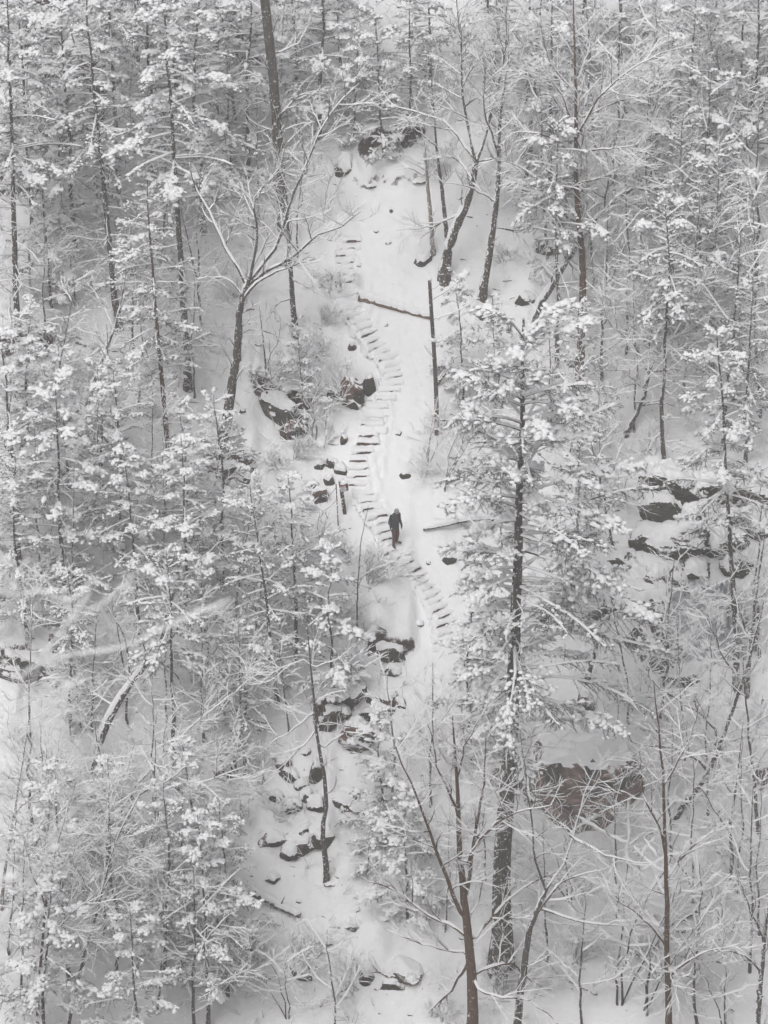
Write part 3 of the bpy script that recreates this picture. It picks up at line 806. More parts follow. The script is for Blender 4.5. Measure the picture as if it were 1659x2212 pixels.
hero('lone thin sapling beside the stairs below the person', [(771, 1392), (772, 1330), (775, 1230), (783, 1150), (797, 1092)], [[(775, 1230), (810, 1190), (830, 1165)], [(774, 1260), (800, 1235), (850, 1215)], [(772, 1300), (740, 1260), (725, 1250)]], 4.0, 'twig', .8, 21, snow=.45, tip=.2, self_twigs=False)
hero('upright dark sapling on the bank above the overhanging outcrop', [(577, 865), (574, 790), (568, 730), (560, 660)], [[(577, 840), (610, 800), (660, 770)], [(574, 790), (600, 740), (605, 690)]], 6, 'bark_dark', .8, 22, snow=.7)
hero('slim tree with a kinked foot standing in the lower clearing', [(706, 1905), (704, 1870), (697, 1790), (704, 1740), (700, 1680), (688, 1610), (678, 1520), (668, 1400), (662, 1330)], [[(690, 1620), (740, 1590), (790, 1600)], [(680, 1540), (620, 1580), (560, 1620)], [(672, 1440), (720, 1420), (790, 1430)], [(670, 1420), (610, 1440), (560, 1490)], [(684, 1580), (620, 1640), (570, 1690)]], 13, 'bark', .8, 23, lean=.1)
hero('thin bare stem leaning right behind the tall left hemlocks', [(185, 882), (215, 790), (245, 715), (262, 650), (275, 570)], [[(215, 790), (260, 810), (300, 850)], [(245, 715), (220, 650), (190, 610)]], 11, 'bark_white', .8, 24, snow=1.3)
hero('dark broken trunk with brown foot under the large hemlock', [(1268, 1470), (1285, 1410), (1300, 1340), (1308, 1270)], [[(1300, 1340), (1340, 1310), (1370, 1330)]], 13, 'bark_dark', .6, 25)
hero('speckled twin trunk standing right of the frozen waterfall', [(1612, 1500), (1622, 1380), (1640, 1230), (1655, 1130)], [[(1622, 1380), (1590, 1300), (1570, 1240)], [(1640, 1230), (1600, 1190), (1560, 1180)], [(1630, 1300), (1680, 1260), (1720, 1230)]], 14, 'bark_white', .9, 26)

hero('slim dark trunk between the curved grey tree and the stairs', [(638, 727), (632, 640), (626, 560), (618, 450), (606, 360), (596, 260)], [[(630, 600), (670, 620), (710, 640)], [(622, 500), (580, 520), (540, 560)], [(632, 640), (600, 660), (570, 700)], [(618, 450), (660, 455), (700, 470)], [(628, 580), (670, 560), (700, 570)]], 14, 'bark_dark', .6, 32)
hero('thickest tall trunk at the top, left of the chute, with short snowy boughs', [(613, 482), (606, 400), (597, 250), (585, 120), (572, 0), (560, -120)], [[(600, 290), (650, 268), (700, 262)], [(604, 330), (640, 325), (690, 330)], [(590, 180), (540, 150), (500, 150)], [(595, 230), (560, 215), (520, 230)], [(585, 120), (640, 90), (680, 40)], [(602, 370), (650, 385), (700, 380)], [(598, 260), (640, 215), (700, 200)]], 24, 'bark', .7, 31, tip=.8)

# leafless trees of the thicket: a few shapes, many trees
def bare_proto(seed, H=9.0, nl=11, bark='bark', spreadout=.5, dens=1.0, stems=1, lw=1.0):
    rng = np.random.default_rng(seed)
    Gt, Gw, Gs = Geo(), Geo(), Geo()
    st = []
    for k in range(stems):
        a = rng.uniform(0, 6.28); t = np.linspace(0, 1, 14)
        le = rng.uniform(.05, .12) if stems == 1 else rng.uniform(.15, .38)
        b = np.cumsum(rng.normal(0, .05, (14, 2)), 0); b -= b[0]
        h = H * (1 if k == 0 else rng.uniform(.6, .95))
        st.append(np.stack([np.cos(a) * le * h * t ** 1.3 + b[:, 0], np.sin(a) * le * h * t ** 1.3 + b[:, 1], h * t - .3], -1))
    T = np.array(st); TR = (.0085 * H * (1 - .85 * np.linspace(0, 1, 14)))[None].repeat(stems, 0) * (1 if stems == 1 else .6)
    TR[:, 0] *= 1.3
    tubes(Gt, T, TR, 8)
    ridges(Gs, T, TR, TR * .7 + .01, .03 + TR * .3, 4, rng=rng, gap=.2)
    idx = np.repeat(np.arange(stems), nl); s = np.tile(.18 + .8 * (np.arange(nl) + rng.random(nl) * .9) / nl, stems)
    p, d, r = along(T, TR, idx, s)
    az = np.arange(len(idx)) * 2.4 + rng.normal(0, .4, len(idx))
    el = rng.uniform(.25, 1.0, len(idx)) * (1 - spreadout) + .1
    dirs = np.stack([np.cos(az) * np.cos(el), np.sin(az) * np.cos(el), np.sin(el)], -1)
    L = H * (.16 + .30 * (1 - s)) * rng.uniform(.6, 1.3, len(idx)) * lw
    P1, R1 = grow(p, dirs, L, np.clip(r * .55, .01, .06), 10, .05, .12, rng)
    tubes(Gt, P1, R1, 5)
    ridges(Gs, P1, R1, R1 * .9 + .016, .05 + R1 * .4, 4, rng=rng, gap=.05)
    twig_levels(Gw, Gs, P1, R1, rng, dens, (.4, 1.3), 1.05)
    return dict(H=H, trunk=Gt.mesh('trunk', [M[bark]]), crown=Gw.mesh('crown', [M['twig']]), snow=Gs.mesh('snow_load', [M['snow']]))

BARE = [bare_proto(21, 9, 12, 'bark', .45), bare_proto(22, 9, 14, 'bark_white', .7, .95), bare_proto(23, 6, 11, 'bark_dark', .3, 1.1), bare_proto(24, 5, 7, 'twig', .3, 1.0, 3)]
blook = {0: 'grey bare tree', 1: 'wide white-twigged tree', 2: 'dark-stemmed small bare tree', 3: 'clump of thin bare stems'}
bare_fill = [(1150, 330, 360, 1), (1260, 560, 380, 1), (1400, 500, 400, 1), (1460, 600, 400, 0), (1500, 360, 380, 1), (1600, 760, 420, 1), (1370, 930, 360, 1), (1200, 960, 300, 1), (1290, 1140, 320, 1), (1480, 1640, 330, 1), 
    (1590, 1930, 360, 1), (1450, 1850, 320, 1), (1330, 1980, 300, 1), (1180, 2080, 300, 1), (1050, 1900, 280, 1), (960, 2010, 280, 1), (1640, 2020, 360, 1), (100, 760, 300, 1), (300, 880, 320, 1), (420, 860, 300, 1), (160, 660, 280, 1), (520, 780, 240, 1), (60, 1600, 330, 1), (200, 1580, 300, 1), (360, 1560, 300, 1), (450, 1430, 280, 1), (340, 1760, 300, 1),
    (100, 1870, 320, 1), (220, 2030, 360, 1), (340, 2180, 360, 1), (480, 2080, 300, 1), (20, 2060, 360, 1), (250, 620, 280, 1), (480, 330, 300, 1), (60, 260, 320, 1), (620, 1580, 220, 2), (60, 640, 380, 1), (210, 470, 360, 0), (350, 560, 340, 1), (130, 420, 330, 0), (430, 620, 300, 1), (40, 960, 330, 1), (250, 1010, 320, 0), (330, 1150, 340, 1), (160, 1330, 340, 1), (470, 1180, 300, 1), (560, 1330, 280, 1), (230, 1780, 300, 1), (400, 1990, 340, 1), (120, 1960, 360, 1), (530, 1560, 260, 2), (290, 330, 320, 1), (560, 470, 300, 1), (180, 180, 300, 1), (1380, 600, 450, 1), (1330, 500, 480, 0), (1540, 560, 460, 1), (1630, 640, 420, 0), (1450, 780, 430, 1), (1280, 620, 420, 1), (1130, 420, 520, 0), (1180, 560, 430, 1), (1350, 760, 480, 1), (1300, 820, 420, 0), (1480, 860, 500, 1), (1560, 960, 480, 0), (1640, 900, 500, 1), (1500, 620, 480, 0), (1420, 420, 450, 1), (1290, 330, 420, 0), (1350, 250, 420, 1), (1080, 260, 380, 0), (1590, 330, 450, 0), (1470, 250, 400, 1),
    (1230, 1080, 300, 2), (1330, 1180, 300, 2), (1640, 1420, 400, 1), (1420, 1580, 380, 0), (1530, 1760, 420, 1), (1360, 1560, 280, 2), (1640, 1800, 420, 0), (1500, 1960, 360, 1), (1620, 2100, 400, 0), (1340, 2170, 420, 3), (1395, 2190, 380, 3), (1510, 2250, 380, 2), (1250, 2230, 330, 2), (1570, 2240, 300, 3),
    (1230, 1950, 250, 3), (925, 1010, 160, 3), (960, 1060, 190, 3), (930, 1740, 330, 0), (850, 1720, 300, 2), (720, 2240, 260, 2), (620, 2200, 220, 3), (640, 560, 260, 2), (590, 300, 330, 1), (500, 420, 330, 0), (440, 700, 280, 2), (300, 700, 260, 3), (120, 880, 300, 2),
    (20, 1060, 320, 1), (200, 1160, 330, 1), (90, 1240, 330, 0), (350, 1240, 300, 1), (500, 1340, 300, 2), (280, 1560, 300, 2), (440, 1600, 330, 0), (70, 1780, 340, 0), (330, 1950, 380, 0), (250, 2120, 400, 0), (50, 2150, 360, 1), (420, 2240, 400, 0), (560, 1440, 260, 2), (620, 1240, 200, 3), (690, 1190, 130, 3), (1090, 1210, 250, 2), (840, 1010 - 760, 240, 2), (700, 480, 150, 3)]
for k, (x, y, h, v) in enumerate(bare_fill):
    stand_tree('bare', 'bare_tree', place_label(blook[v], x, y), (x, y), (x + RNG.normal(0, 18), y - h), BARE, v, 'bare tree', BG, dz=0, girth=RNG.uniform(.9, 1.2))

# shrubs: low tangles of snow-coated twigs
def shrub_proto(seed, r=1.0, n=16):
    rng = np.random.default_rng(seed)
    Gw, Gs = Geo(), Geo()
    az = rng.uniform(0, 6.28, n); el = rng.uniform(.35, 1.35, n)
    d = np.stack([np.cos(az) * np.cos(el), np.sin(az) * np.cos(el), np.sin(el)], -1)
    b = rng.normal(0, .18, (n, 3)); b[:, 2] = -.1
    P, R = grow(b, d, r * rng.uniform(.7, 1.5, n), np.full(n, .011), 7, .0, .12, rng, .3, .06)
    tubes(Gw, P, R, 4); ridges(Gs, P, R, R + .010, .03 + R * .2, 3, rng=rng, gap=.1)
    twig_levels(Gw, Gs, P, R, rng, 1.25, (.5, .8), 1.0)
    c, e, _ = along(P, R, np.repeat(np.arange(n), 3), rng.uniform(.4, 1, n * 3))
    k = len(c); blobs(Gs, c, e, rng.uniform(.05, .14, k), rng.uniform(.04, .08, k), rng.uniform(.03, .07, k), rng=rng)
    return Gw.mesh('crown', [M['twig']]), Gs.mesh('snow_load', [M['snow']])

SHR = [shrub_proto(31, 1.1), shrub_proto(32, .9, 20), shrub_proto(33, 1.3, 13)]
shrub_at = [(650, 800), (690, 760), (600, 820), (700, 700), (720, 620), (735, 860), (640, 990), (600, 1010), (680, 960), (800, 1260), (740, 1210), (700, 1240), (780, 1380), (730, 1340), (660, 1220), (920, 1020), (1010, 1140), (1060, 1080), (960, 930), (1020, 940),
    (1090, 1400), (1020, 1450), (1160, 1270), (1200, 1180), (1330, 1080), (1500, 1010), (1440, 1550), (1330, 1500), (1560, 1640), (1000, 1800), (900, 1850), (830, 1830), (1060, 1720), (1250, 2080), (1380, 2060), (1500, 2100), (1080, 2150), (960, 2200), (760, 2140), (650, 2080), (600, 1760), (520, 1800), (480, 1560), (380, 1800), (560, 1700), (250, 1450), (40, 1600), (80, 1700), (200, 1720), (300, 1840),
    (60, 860), (200, 820), (330, 900), (440, 1010), (320, 1080), (140, 1130), (400, 760), (500, 640), (130, 740), (860, 330), (960, 380), (1090, 560), (1160, 600), (1330, 560), (1430, 640), (1500, 740), (1580, 860), (1300, 950), (1400, 980), (1180, 840), (1090, 940), (1640, 1560)]
slook = ['low tangle of snowy twigs', 'small rounded snow-coated bush', 'loose twiggy shrub']
for k, (x, y) in enumerate(shrub_at):
    B = hit(np.array([x]), np.array([y]))[0]
    o = root('snowy_shrub', place_label(slook[k % 3], x, y, 'growing'), 'shrub', B, 'snow-coated shrubs on the slope')
    o.rotation_euler = (-.35, 0, RNG.uniform(0, 6.28)); f = RNG.uniform(.75, 1.35); o.scale = (f, f, f * RNG.uniform(.8, 1.1))
    link('crown', SHR[k % 3][0], o); link('snow_load', SHR[k % 3][1], o)

# ------------------------------------------------------------------ rocks
def rock_verts(seed, sub, planes=14, rough=.10):
    rng = np.random.default_rng(seed)
    v, f = ICO[sub]
    nrm = norm(rng.normal(0, 1, (planes, 3))); nrm = np.concatenate([nrm, -nrm * 1.0])
    dist = rng.uniform(.62, 1.0, len(nrm))
    dp = v @ nrm.T
    r = np.where(dp > .05, dist[None] / np.maximum(dp, .05), 9).min(1)
    r = np.minimum(r, 1.25)
    q = v * r[:, None]
    a = fbm(q[:, 0] * 2.2 + q[:, 2] * 1.3 + seed, q[:, 1] * 2.2 - q[:, 2] * 1.7, 4)
    b = np.round((q[:, 2] * 3 + q[:, 0] * .6 + a) * 1.5) / 1.5 - (q[:, 2] * 3 + q[:, 0] * .6 + a)
    return q * (1 + rough * a + (.09 if planes == 14 else .025) * b)[:, None], f

def rock(label, px, py, wd, ht, m='rock_red', seed=0, depth=.8, cap=.5, capthick=.16, lean=0.0, sink=.15, sub=4, planes=14, fwd=.45):
    USED.add(label)
    if m == 'rock_dark' and px > 1280 and 1030 < py < 1500: wd *= 1.28; ht *= 1.3
    B = hit(np.array([px]), np.array([py]))[0]
    sc = mpp(B)
    rx, rz = wd * sc / 2, ht * sc / 2 / .93
    v, f = rock_verts(seed, sub, planes, .13 if m == 'rock_pink' else .10)
    yaw = lean
    q = v * np.array([rx, max(rx, rz) * depth, rz]) / .86
    c, s = math.cos(yaw), math.sin(yaw)                       # tilt in the picture plane
    q = np.stack([q[:, 0] * c - q[:, 2] * s, q[:, 1], q[:, 0] * s + q[:, 2] * c], -1)
    ctr = B + np.array([0, max(rx, rz) * depth * fwd, rz * sink])
    o = thing(link('boulder', None, None, ctr), label, 'rock', 'rocks showing through the snow')
    G = Geo(); G.add(q, f, 0, False)
    link('stone', G.mesh('stone', [M[m]]), o)
    # snow lying on it
    n = np.zeros_like(q)
    fn = np.cross(q[f[:, 1]] - q[f[:, 0]], q[f[:, 2]] - q[f[:, 0]])
    for k in range(3): np.add.at(n, f[:, k], fn)
    n = norm(n)
    up = n[:, 2] + .35 * fbm(q[:, 0] * 2.2 / max(rx, .3) + seed, q[:, 1] * 2.2 / max(rx, .3), 3)
    top = up > cap
    ft = f[top[f].all(1)]
    if len(ft):
        edge = smooth01((up - cap) / .3)
        z = (capthick * (.35 + .65 * edge) * (1 + .5 * fbm(q[:, 0] * 3, q[:, 1] * 3 + seed, 2)))
        sv = q + n * .02 + np.array([0, 0, 1.0]) * z[:, None]
        e = np.sort(np.concatenate([ft[:, [0, 1]], ft[:, [1, 2]], ft[:, [2, 0]]]), 1)
        u, cnt = np.unique(e, axis=0, return_counts=True)
        bd = np.unique(u[cnt == 1])
        sv[bd] = q[bd] + n[bd] * .004 - np.array([0, 0, .03])
        used = np.unique(ft); mp = np.full(len(q), -1); mp[used] = np.arange(len(used))
        G = Geo(); G.add(sv[used], mp[ft], 0, True)
        link('snow_cap', G.mesh('snow_cap', [M['snow']]), o)
    return o

rock('brown boulder with a snow hood at the head of the chute', 742, 372, 56, 42, 'rock_red', 41, .9, .35, .25)
rock('tall brown boulder close beside the stairs', 764, 872, 60, 78, 'rock_red', 42, .7, .75, .12, .3)
rock('dark mossy block left of the tall brown boulder', 724, 860, 48, 44, 'rock_dark', 43, .8, .5)
rock('narrow dark rock right of the tall brown boulder', 796, 848, 30, 46, 'rock_dark', 44, .8, .6)
rock('large dark overhanging outcrop on the bank', 612, 905, 125, 62, 'rock_dark', 45, .5, .45, .2, -.38)
rock('dark brown rock hanging at the foot of the overhanging outcrop', 632, 942, 66, 44, 'rock_red', 46, .7, .8)
rock('grey fallen stone lodged under the overhanging outcrop', 646, 912, 34, 38, 'rock_dark', 47, .8, .7)
rock('small brown rock left of the upper stairs', 760, 756, 22, 22, 'rock_red', 48, .8, .5, .1, sub=3)
rock('long reddish ledge below the curved grey tree', 492, 1028, 78, 36, 'rock_red', 49, .7, .5, .2, -.2)
rock('small reddish stone at the right end of the reddish ledge', 527, 1040, 34, 28, 'rock_red', 50, .8, .5, .12, sub=3)
rock('upright orange-brown stone left of the middle stairs', 742, 957, 18, 24, 'rock_red', 51, .7, .7, .1, sub=3)
rock('dark red stone above the leaning signpost', 736, 1022, 30, 26, 'rock_red', 52, .8, .45, .14, .3, sub=3)
rock('dark brown stone uppermost of the small cluster by the signpost', 716, 1008, 26, 28, 'rock_red', 53, .8, .5, .14, .5, sub=3)
rock('mossy brown stone at the left of the cluster by the signpost', 690, 1012, 28, 18, 'rock_dark', 54, .8, .6, .12, .6, sub=3)
rock('round dark stone half buried below the cluster by the signpost', 676, 1052, 20, 20, 'rock_dark', 55, .8, .7, .1, sub=3)
rock('slanting dark red slab left of the signpost', 692, 1080, 24, 46, 'rock_red', 56, .6, .7, .1, -.5, sub=3)
rock('speckled dark stone between the cluster and the signpost', 712, 1046, 28, 24, 'rock_dark', 57, .8, .5, .1, sub=3)
rock('huge blocky reddish boulder with a snow cap in the lower right clearing', 1262, 1712, 265, 215, 'rock_pink', 163, .8, .74, .34, .06, .32, planes=13, fwd=.0)
rock('dark block at the left shoulder of the huge reddish boulder', 1120, 1690, 100, 90, 'rock_dark', 61, .7, .5, .25)
rock('dark wall rock at the right end of the huge reddish boulder', 1345, 1690, 60, 90, 'rock_dark', 62, .8, .6, .2)
rock('red rock face under a thick snow cap', 772, 1612, 84, 82, 'rock_red', 63, .7, .75, .25, .2, .3)
rock('dark red slab slanting up left of the snow-capped red rock', 710, 1562, 90, 46, 'rock_red', 64, .6, .6, .2, .55)
rock('dark snow-speckled ledge below the lowest stairs', 840, 1420, 80, 40, 'rock_dark', 65, .7, .55, .2, -.1)
rock('small dark rock under the snow-speckled ledge', 848, 1458, 40, 22, 'rock_dark', 66, .7, .5, .15, sub=3)
rock('dark brown rock among branches below the ledge', 842, 1512, 46, 26, 'rock_red', 67, .7, .5, .15, .4, sub=3)
rock('reddish stone just below the brown rock among branches', 866, 1526, 24, 26, 'rock_red', 68, .8, .6, .1, sub=3)
rock('dark mossy ledge above the slanting red slab', 730, 1512, 80, 26, 'rock_dark', 69, .7, .5, .2, .3)
rock('low red rock at the left of the snowy clearing', 586, 1822, 62, 36, 'rock_red', 70, .8, .6, .12, sub=3)
rock('long low red ledge in the snowy clearing', 655, 1835, 108, 42, 'rock_red', 71, .7, .6, .15, .12, .25)
rock('dark stone peeking out above the snowy clearing', 632, 1752, 52, 32, 'rock_dark', 72, .8, .5, .15, -.1, sub=3)
rock('dark brown boulder behind the twigs left of the clearing', 488, 1672, 60, 54, 'rock_red', 73, .8, .55, .2)
rock('brown stump-like rock at the top of the clearing', 612, 1662, 40, 36, 'rock_red', 74, .8, .6, .15, sub=3)
rock('dark rock behind the blurred branches at the left edge', 40, 1458, 130, 74, 'rock_dark', 75, .7, .55, .25)
rock('small red rock showing behind the blurred branches', 126, 1388, 42, 34, 'rock_red', 76, .8, .6, .15, sub=3)
rock('dark shelf rock right of the left-edge rock', 112, 1432, 70, 26, 'rock_dark', 77, .7, .5, .2)
rock('dark hollow stump-like rock at the foot of the low hemlock', 538, 2052, 34, 40, 'rock_dark', 78, .8, .6, .15, sub=3)
rock('brown rock standing up behind the large hemlock', 1264, 1532, 46, 46, 'rock_red', 79, .7, .6, .15, .5, sub=3)
rock('dark snow-speckled rock right of the person', 972, 1215, 26, 26, 'rock_dark', 80, .8, .8, .1, sub=3)
rock('dark outcrop high in the upper left wood', 155, 250, 125, 90, 'rock_dark', 81, .7, .55, .25)
rock('tall dark outcrop below the highest left outcrop', 172, 322, 90, 120, 'rock_dark', 82, .7, .6, .2)
rock('dark outcrop at the very top left', 110, 88, 120, 90, 'rock_dark', 83, .8, .55, .2)
rock('broad dark outcrop at the upper left edge', 22, 396, 170, 120, 'rock_dark', 84, .7, .65, .25, 0, .3)
rock('dark shelf rock near the top left of the thickest trunk', 540, 78, 100, 50, 'rock_dark', 85, .7, .5, .2)
rock('second dark shelf rock just under the topmost shelf', 535, 126, 70, 40, 'rock_dark', 86, .7, .5, .2, sub=3)
rock('dark cliff block above the frozen waterfall', 1455, 1080, 140, 62, 'rock_dark', 87, .7, .6, .3, -.1, .3)
rock('dark cliff block at the right edge of the cliff band', 1612, 1084, 150, 62, 'rock_dark', 88, .7, .6, .25, -.1, .3)
rock('middle dark block of the cliff band', 1535, 1066, 90, 46, 'rock_dark', 89, .7, .55, .25, .1, .3)
rock('dark fractured rock just below the cliff band', 1462, 1192, 130, 56, 'rock_dark', 90, .7, .6, .2, 0, .3)
rock('long dark rock between cliff band and frozen waterfall', 1545, 1192, 100, 44, 'rock_dark', 91, .7, .5, .2, 0, .3)
rock('dark overhang of the cave left of the frozen waterfall', 1385, 1318, 180, 84, 'rock_dark', 92, .7, .55, .25, -.25, .3)
rock('dark cave wall beside the frozen waterfall', 1432, 1385, 90, 130, 'rock_dark', 93, .6, .75, .15, -.3, .3)
rock('dark sloping rock at the left end of the cave', 1300, 1276, 110, 54, 'rock_dark', 94, .7, .55, .2, -.2, .3)
rock('dark layered block high between cliff band and leaning trunk', 1425, 1128, 70, 60, 'rock_dark', 110, .7, .55, .25, .2, .3)
rock('dark rock at the right edge just below the cliff band', 1625, 1150, 90, 44, 'rock_dark', 111, .7, .5, .25, -.2, .3)
for k, (x, y, w_, h_, lab) in enumerate([(1400, 1180, 60, 50, 'jagged dark rock left of the fractured rock below the cliff band'), (1500, 1140, 60, 40, 'snow-capped dark block between the two dark shelves'), (1580, 1140, 70, 40, 'dark ledge stone under the cliff band near the speckled trunk'), (1340, 1230, 70, 40, 'dark rock jutting above the cave'),
    (1370, 1262, 60, 44, 'dark shattered rock directly above the cave overhang'), (1420, 1270, 60, 44, 'dark roof stone over the cave wall'), (1500, 1240, 70, 36, 'dark lip rock above the grey ice'), (1590, 1240, 60, 34, 'dark lip rock at the upper right of the grey ice'), (1385, 1400, 60, 46, 'dark rubble rock on the cave floor'), (1410, 1440, 44, 50, 'narrow dark rock below the cave wall'),
    (1440, 1040, 60, 36, 'topmost dark stone of the cliff band'), (1575, 1040, 60, 34, 'dark stone peeping over the cliff band'), (1300, 1330, 50, 30, 'dark stone under the sloping cave rock'), (1470, 1480, 50, 36, 'dark stone at the foot of the grey ice')]):
    rock(lab, x, y, w_, h_, 'rock_dark', 200 + k, .8, .62, .2, RNG.uniform(-.4, .3), .28, sub=3)
rock('brown pinnacle rock under the frozen waterfall', 1450, 1450, 40, 60, 'rock_dark', 95, .7, .7, .1, sub=3)
rock('squared brown rock at the right edge of the clearing', 1648, 1686, 40, 50, 'rock_red', 96, .8, .5, .2, sub=3)
rock('dark stone under the slanting trunk right of the chute', 1050, 690, 50, 30, 'rock_dark', 97, .7, .5, .2)
rock('dark snowy rocks at the foot of the dark forked tree', 912, 570, 44, 26, 'rock_dark', 98, .8, .45, .15, .4, sub=3)
rock('small dark rock right of the broken pole near the leaning trunk', 1135, 655, 46, 26, 'rock_dark', 99, .7, .5, .2, sub=3)
rock('low dark rock between the chute and the leaning trunk', 1188, 545, 70, 24, 'rock_dark', 100, .7, .5, .2)
rock('brown rock behind the foot of the brown-barked tree', 1240, 790, 34, 30, 'rock_red', 101, .8, .6, .12, sub=3)
for k, (x, y, w_, h_, lab) in enumerate([(818, 1518, 34, 20, 'jagged brown rock left of the reddish stone among branches'), (840, 1540, 24, 26, 'narrow red rock pointing down below the rocks among branches'), (627, 1684, 36, 18, 'rounded dark stone right of the brown boulder behind the twigs'), (664, 1728, 26, 16, 'small dark stone left of the kinked trunk'), (682, 1744, 34, 20, 'dark wedge of rock touching the kinked trunk'),
    (683, 1680, 22, 34, 'upright dark rock behind the kinked trunk'), (740, 1744, 40, 22, 'dark stone beside the short log in the middle'), (784, 1752, 48, 18, 'snow-topped dark stone at the far end of the short log'), (651, 1804, 36, 16, 'thin dark ledge just above the long low red ledge'), (690, 1822, 44, 20, 'dark broken end of the long low red ledge'), (621, 1850, 34, 20, 'reddish stone below the left end of the long ledge'),
    (600, 1732, 30, 14, 'thin dark stone near the top left of the clearing'), (655, 1700, 24, 14, 'small dark ledge stone above the clearing'), (748, 1512, 60, 26, 'mossy dark rock above the snow-capped red rock'), (806, 1552, 40, 20, 'dark rock peeping under snow right of the slanting slab'), (590, 1905, 26, 12, 'thin dark stone left below the low red rock'), (760, 2008, 30, 12, 'thin dark stone right of the icicle log'), (700, 2040, 34, 14, 'half-buried dark stone below the icicle log'), (650, 2110, 40, 18, 'dark stone near the bottom of the clearing'), (790, 2120, 30, 24, 'dark stone left of the thick red slab')]):
    rock(lab, x, y, w_ * 1.25, h_ * 1.5, ('rock_dark', 'rock_red')[k % 3 == 1], 240 + k, .9, .58, .12, RNG.uniform(-.4, .4), .25, sub=3, planes=9)
rock('thick red slab lying in the bottom clearing', 862, 2108, 92, 34, 'rock_red', 102, .9, .6, .12, 0, .3)
rock('dark stone under the thick red slab', 850, 2130, 64, 24, 'rock_dark', 103, .8, .7, .1)
for k, (x, y, w_, h_, lab) in enumerate([(845, 458, 9, 10, 'single dark stone in the snow high in the chute'), (812, 502, 12, 7, 'small half-buried stone left of centre high in the chute'), (838, 526, 16, 7, 'flat little stone in the middle of the chute'), (775, 575, 12, 8, 'little stone right of the first stairs'),
    (834, 704, 12, 6, 'flat stone just below the fallen log in the chute'), (860, 938, 22, 9, 'flat grey stone in a hollow beside the middle stairs'), (875, 1032, 24, 18, 'dark stone at the edge of the shrubs by the stairs'), (905, 1350, 26, 10, 'dark stone at the left end of the lowest steps'), (925, 1218, 12, 8, 'little stone right of the person by the stairs'),
    (798, 1752, 40, 16, 'dark stone by the short log in the clearing'), (716, 1912, 34, 9, 'dark edge showing below the slim kinked tree'), (830, 1988, 26, 8, 'thin dark stone in the lower clearing'), (772, 1968, 14, 6, 'tiny dark stone in the lower clearing'), (645, 1950, 14, 8, 'small dark stone above the fallen log with icicles'), (525, 890, 18, 10, 'small stone right of the curved trunk on the bank'), (522, 972, 26, 14, 'snow-topped block at the foot of the bank'),
    (560, 745, 18, 8, 'small stone above the upright sapling'), (905, 392, 40, 10, 'dark streak of rock at the top of the chute'), (800, 405, 30, 8, 'thin dark rock left of the top of the chute'), (660, 1630, 26, 14, 'small dark rock right of the stump-like rock'), (1470, 2010, 40, 16, 'dark rock beside the hooked trunk'), (1210, 1760, 20, 18, 'little brown stump rock below the huge boulder')]):
    rock(lab, x, y, w_, h_, ('rock_dark', 'rock_red')[k % 3 == 1], 120 + k, .9, .5, .05, 0, .1, sub=2)

# ------------------------------------------------------------------ frozen waterfall
USED.add('frozen waterfall')
rng = np.random.default_rng(77)
B = hit(np.array([1520.0]), np.array([1490.0]))[0]
fall = root('frozen_waterfall', 'frozen waterfall of grey ice columns half covered by snow', 'frozen waterfall', B)
cols = []
for i in range(46):
    px = 1448 + 190 * rng.random(); top = 1268 + 90 * rng.random() + (px > 1580) * 30 - (1500 < px < 1560) * 10
    ln = rng.uniform(60, 190) * (1 if px < 1600 else .7)
    y = B[1] + rng.uniform(.75, 1.15) + (1490 - top) * .0035
    p = upright(np.full(7, px) + np.cumsum(rng.normal(0, .6, 7)), np.linspace(top, min(top + ln, 1490), 7), y)
    r = rng.uniform(.07, .20) * np.array([1.2, 1.15, 1.0, .9, .75, .55, .2]) * rng.uniform(.85, 1.15, 7)
    G = Geo(); tubes(G, p[None], r[None], 8)
    link('ice_column', G.mesh('ice_column', [M['ice']], B), fall)
G = Geo()
nn = 110
px = np.linspace(1440, 1645, nn)[:, None]; tt = np.linspace(0, 1, nn)[None]
PX = px + 0 * tt; PY = 1255 + 250 * tt + 0 * px
P = upright(PX, PY, B[1] + 1.1)
lump = fbm(PX / 30, PY / 34, 4) + .35 * fbm(PX / 8, PY / 8 + 3, 3)
P[..., 1] += .25 * fbm(PX / 9, PY / 70, 3) + 1.0 * (1 - tt) - .25 - .35 * smooth01(lump * 2.2 + .1)
sn = smooth01(lump * 2.2 + .1) > .22
edge = np.minimum(np.minimum((PX - 1440) / 205, (1645 - PX) / 205) * 2.4, np.minimum((PY - 1255) / 250 * 2.6, (1505 - PY) / 250 * 4)) + .5 * fbm(PX / 26, PY / 40 + 9, 3) - .16
ok = (edge > 0)[:-1, :-1].reshape(-1)
a = (np.arange(nn - 1)[:, None] * nn + np.arange(nn - 1)[None])
G.add(P, np.stack([a, a + 1, a + nn + 1, a + nn], -1).reshape(-1, 4)[ok], sn[:-1, :-1].reshape(-1).astype(int)[ok])
link('ice_sheet', G.mesh('ice_sheet', [M['ice'], M['snow']], B), fall)

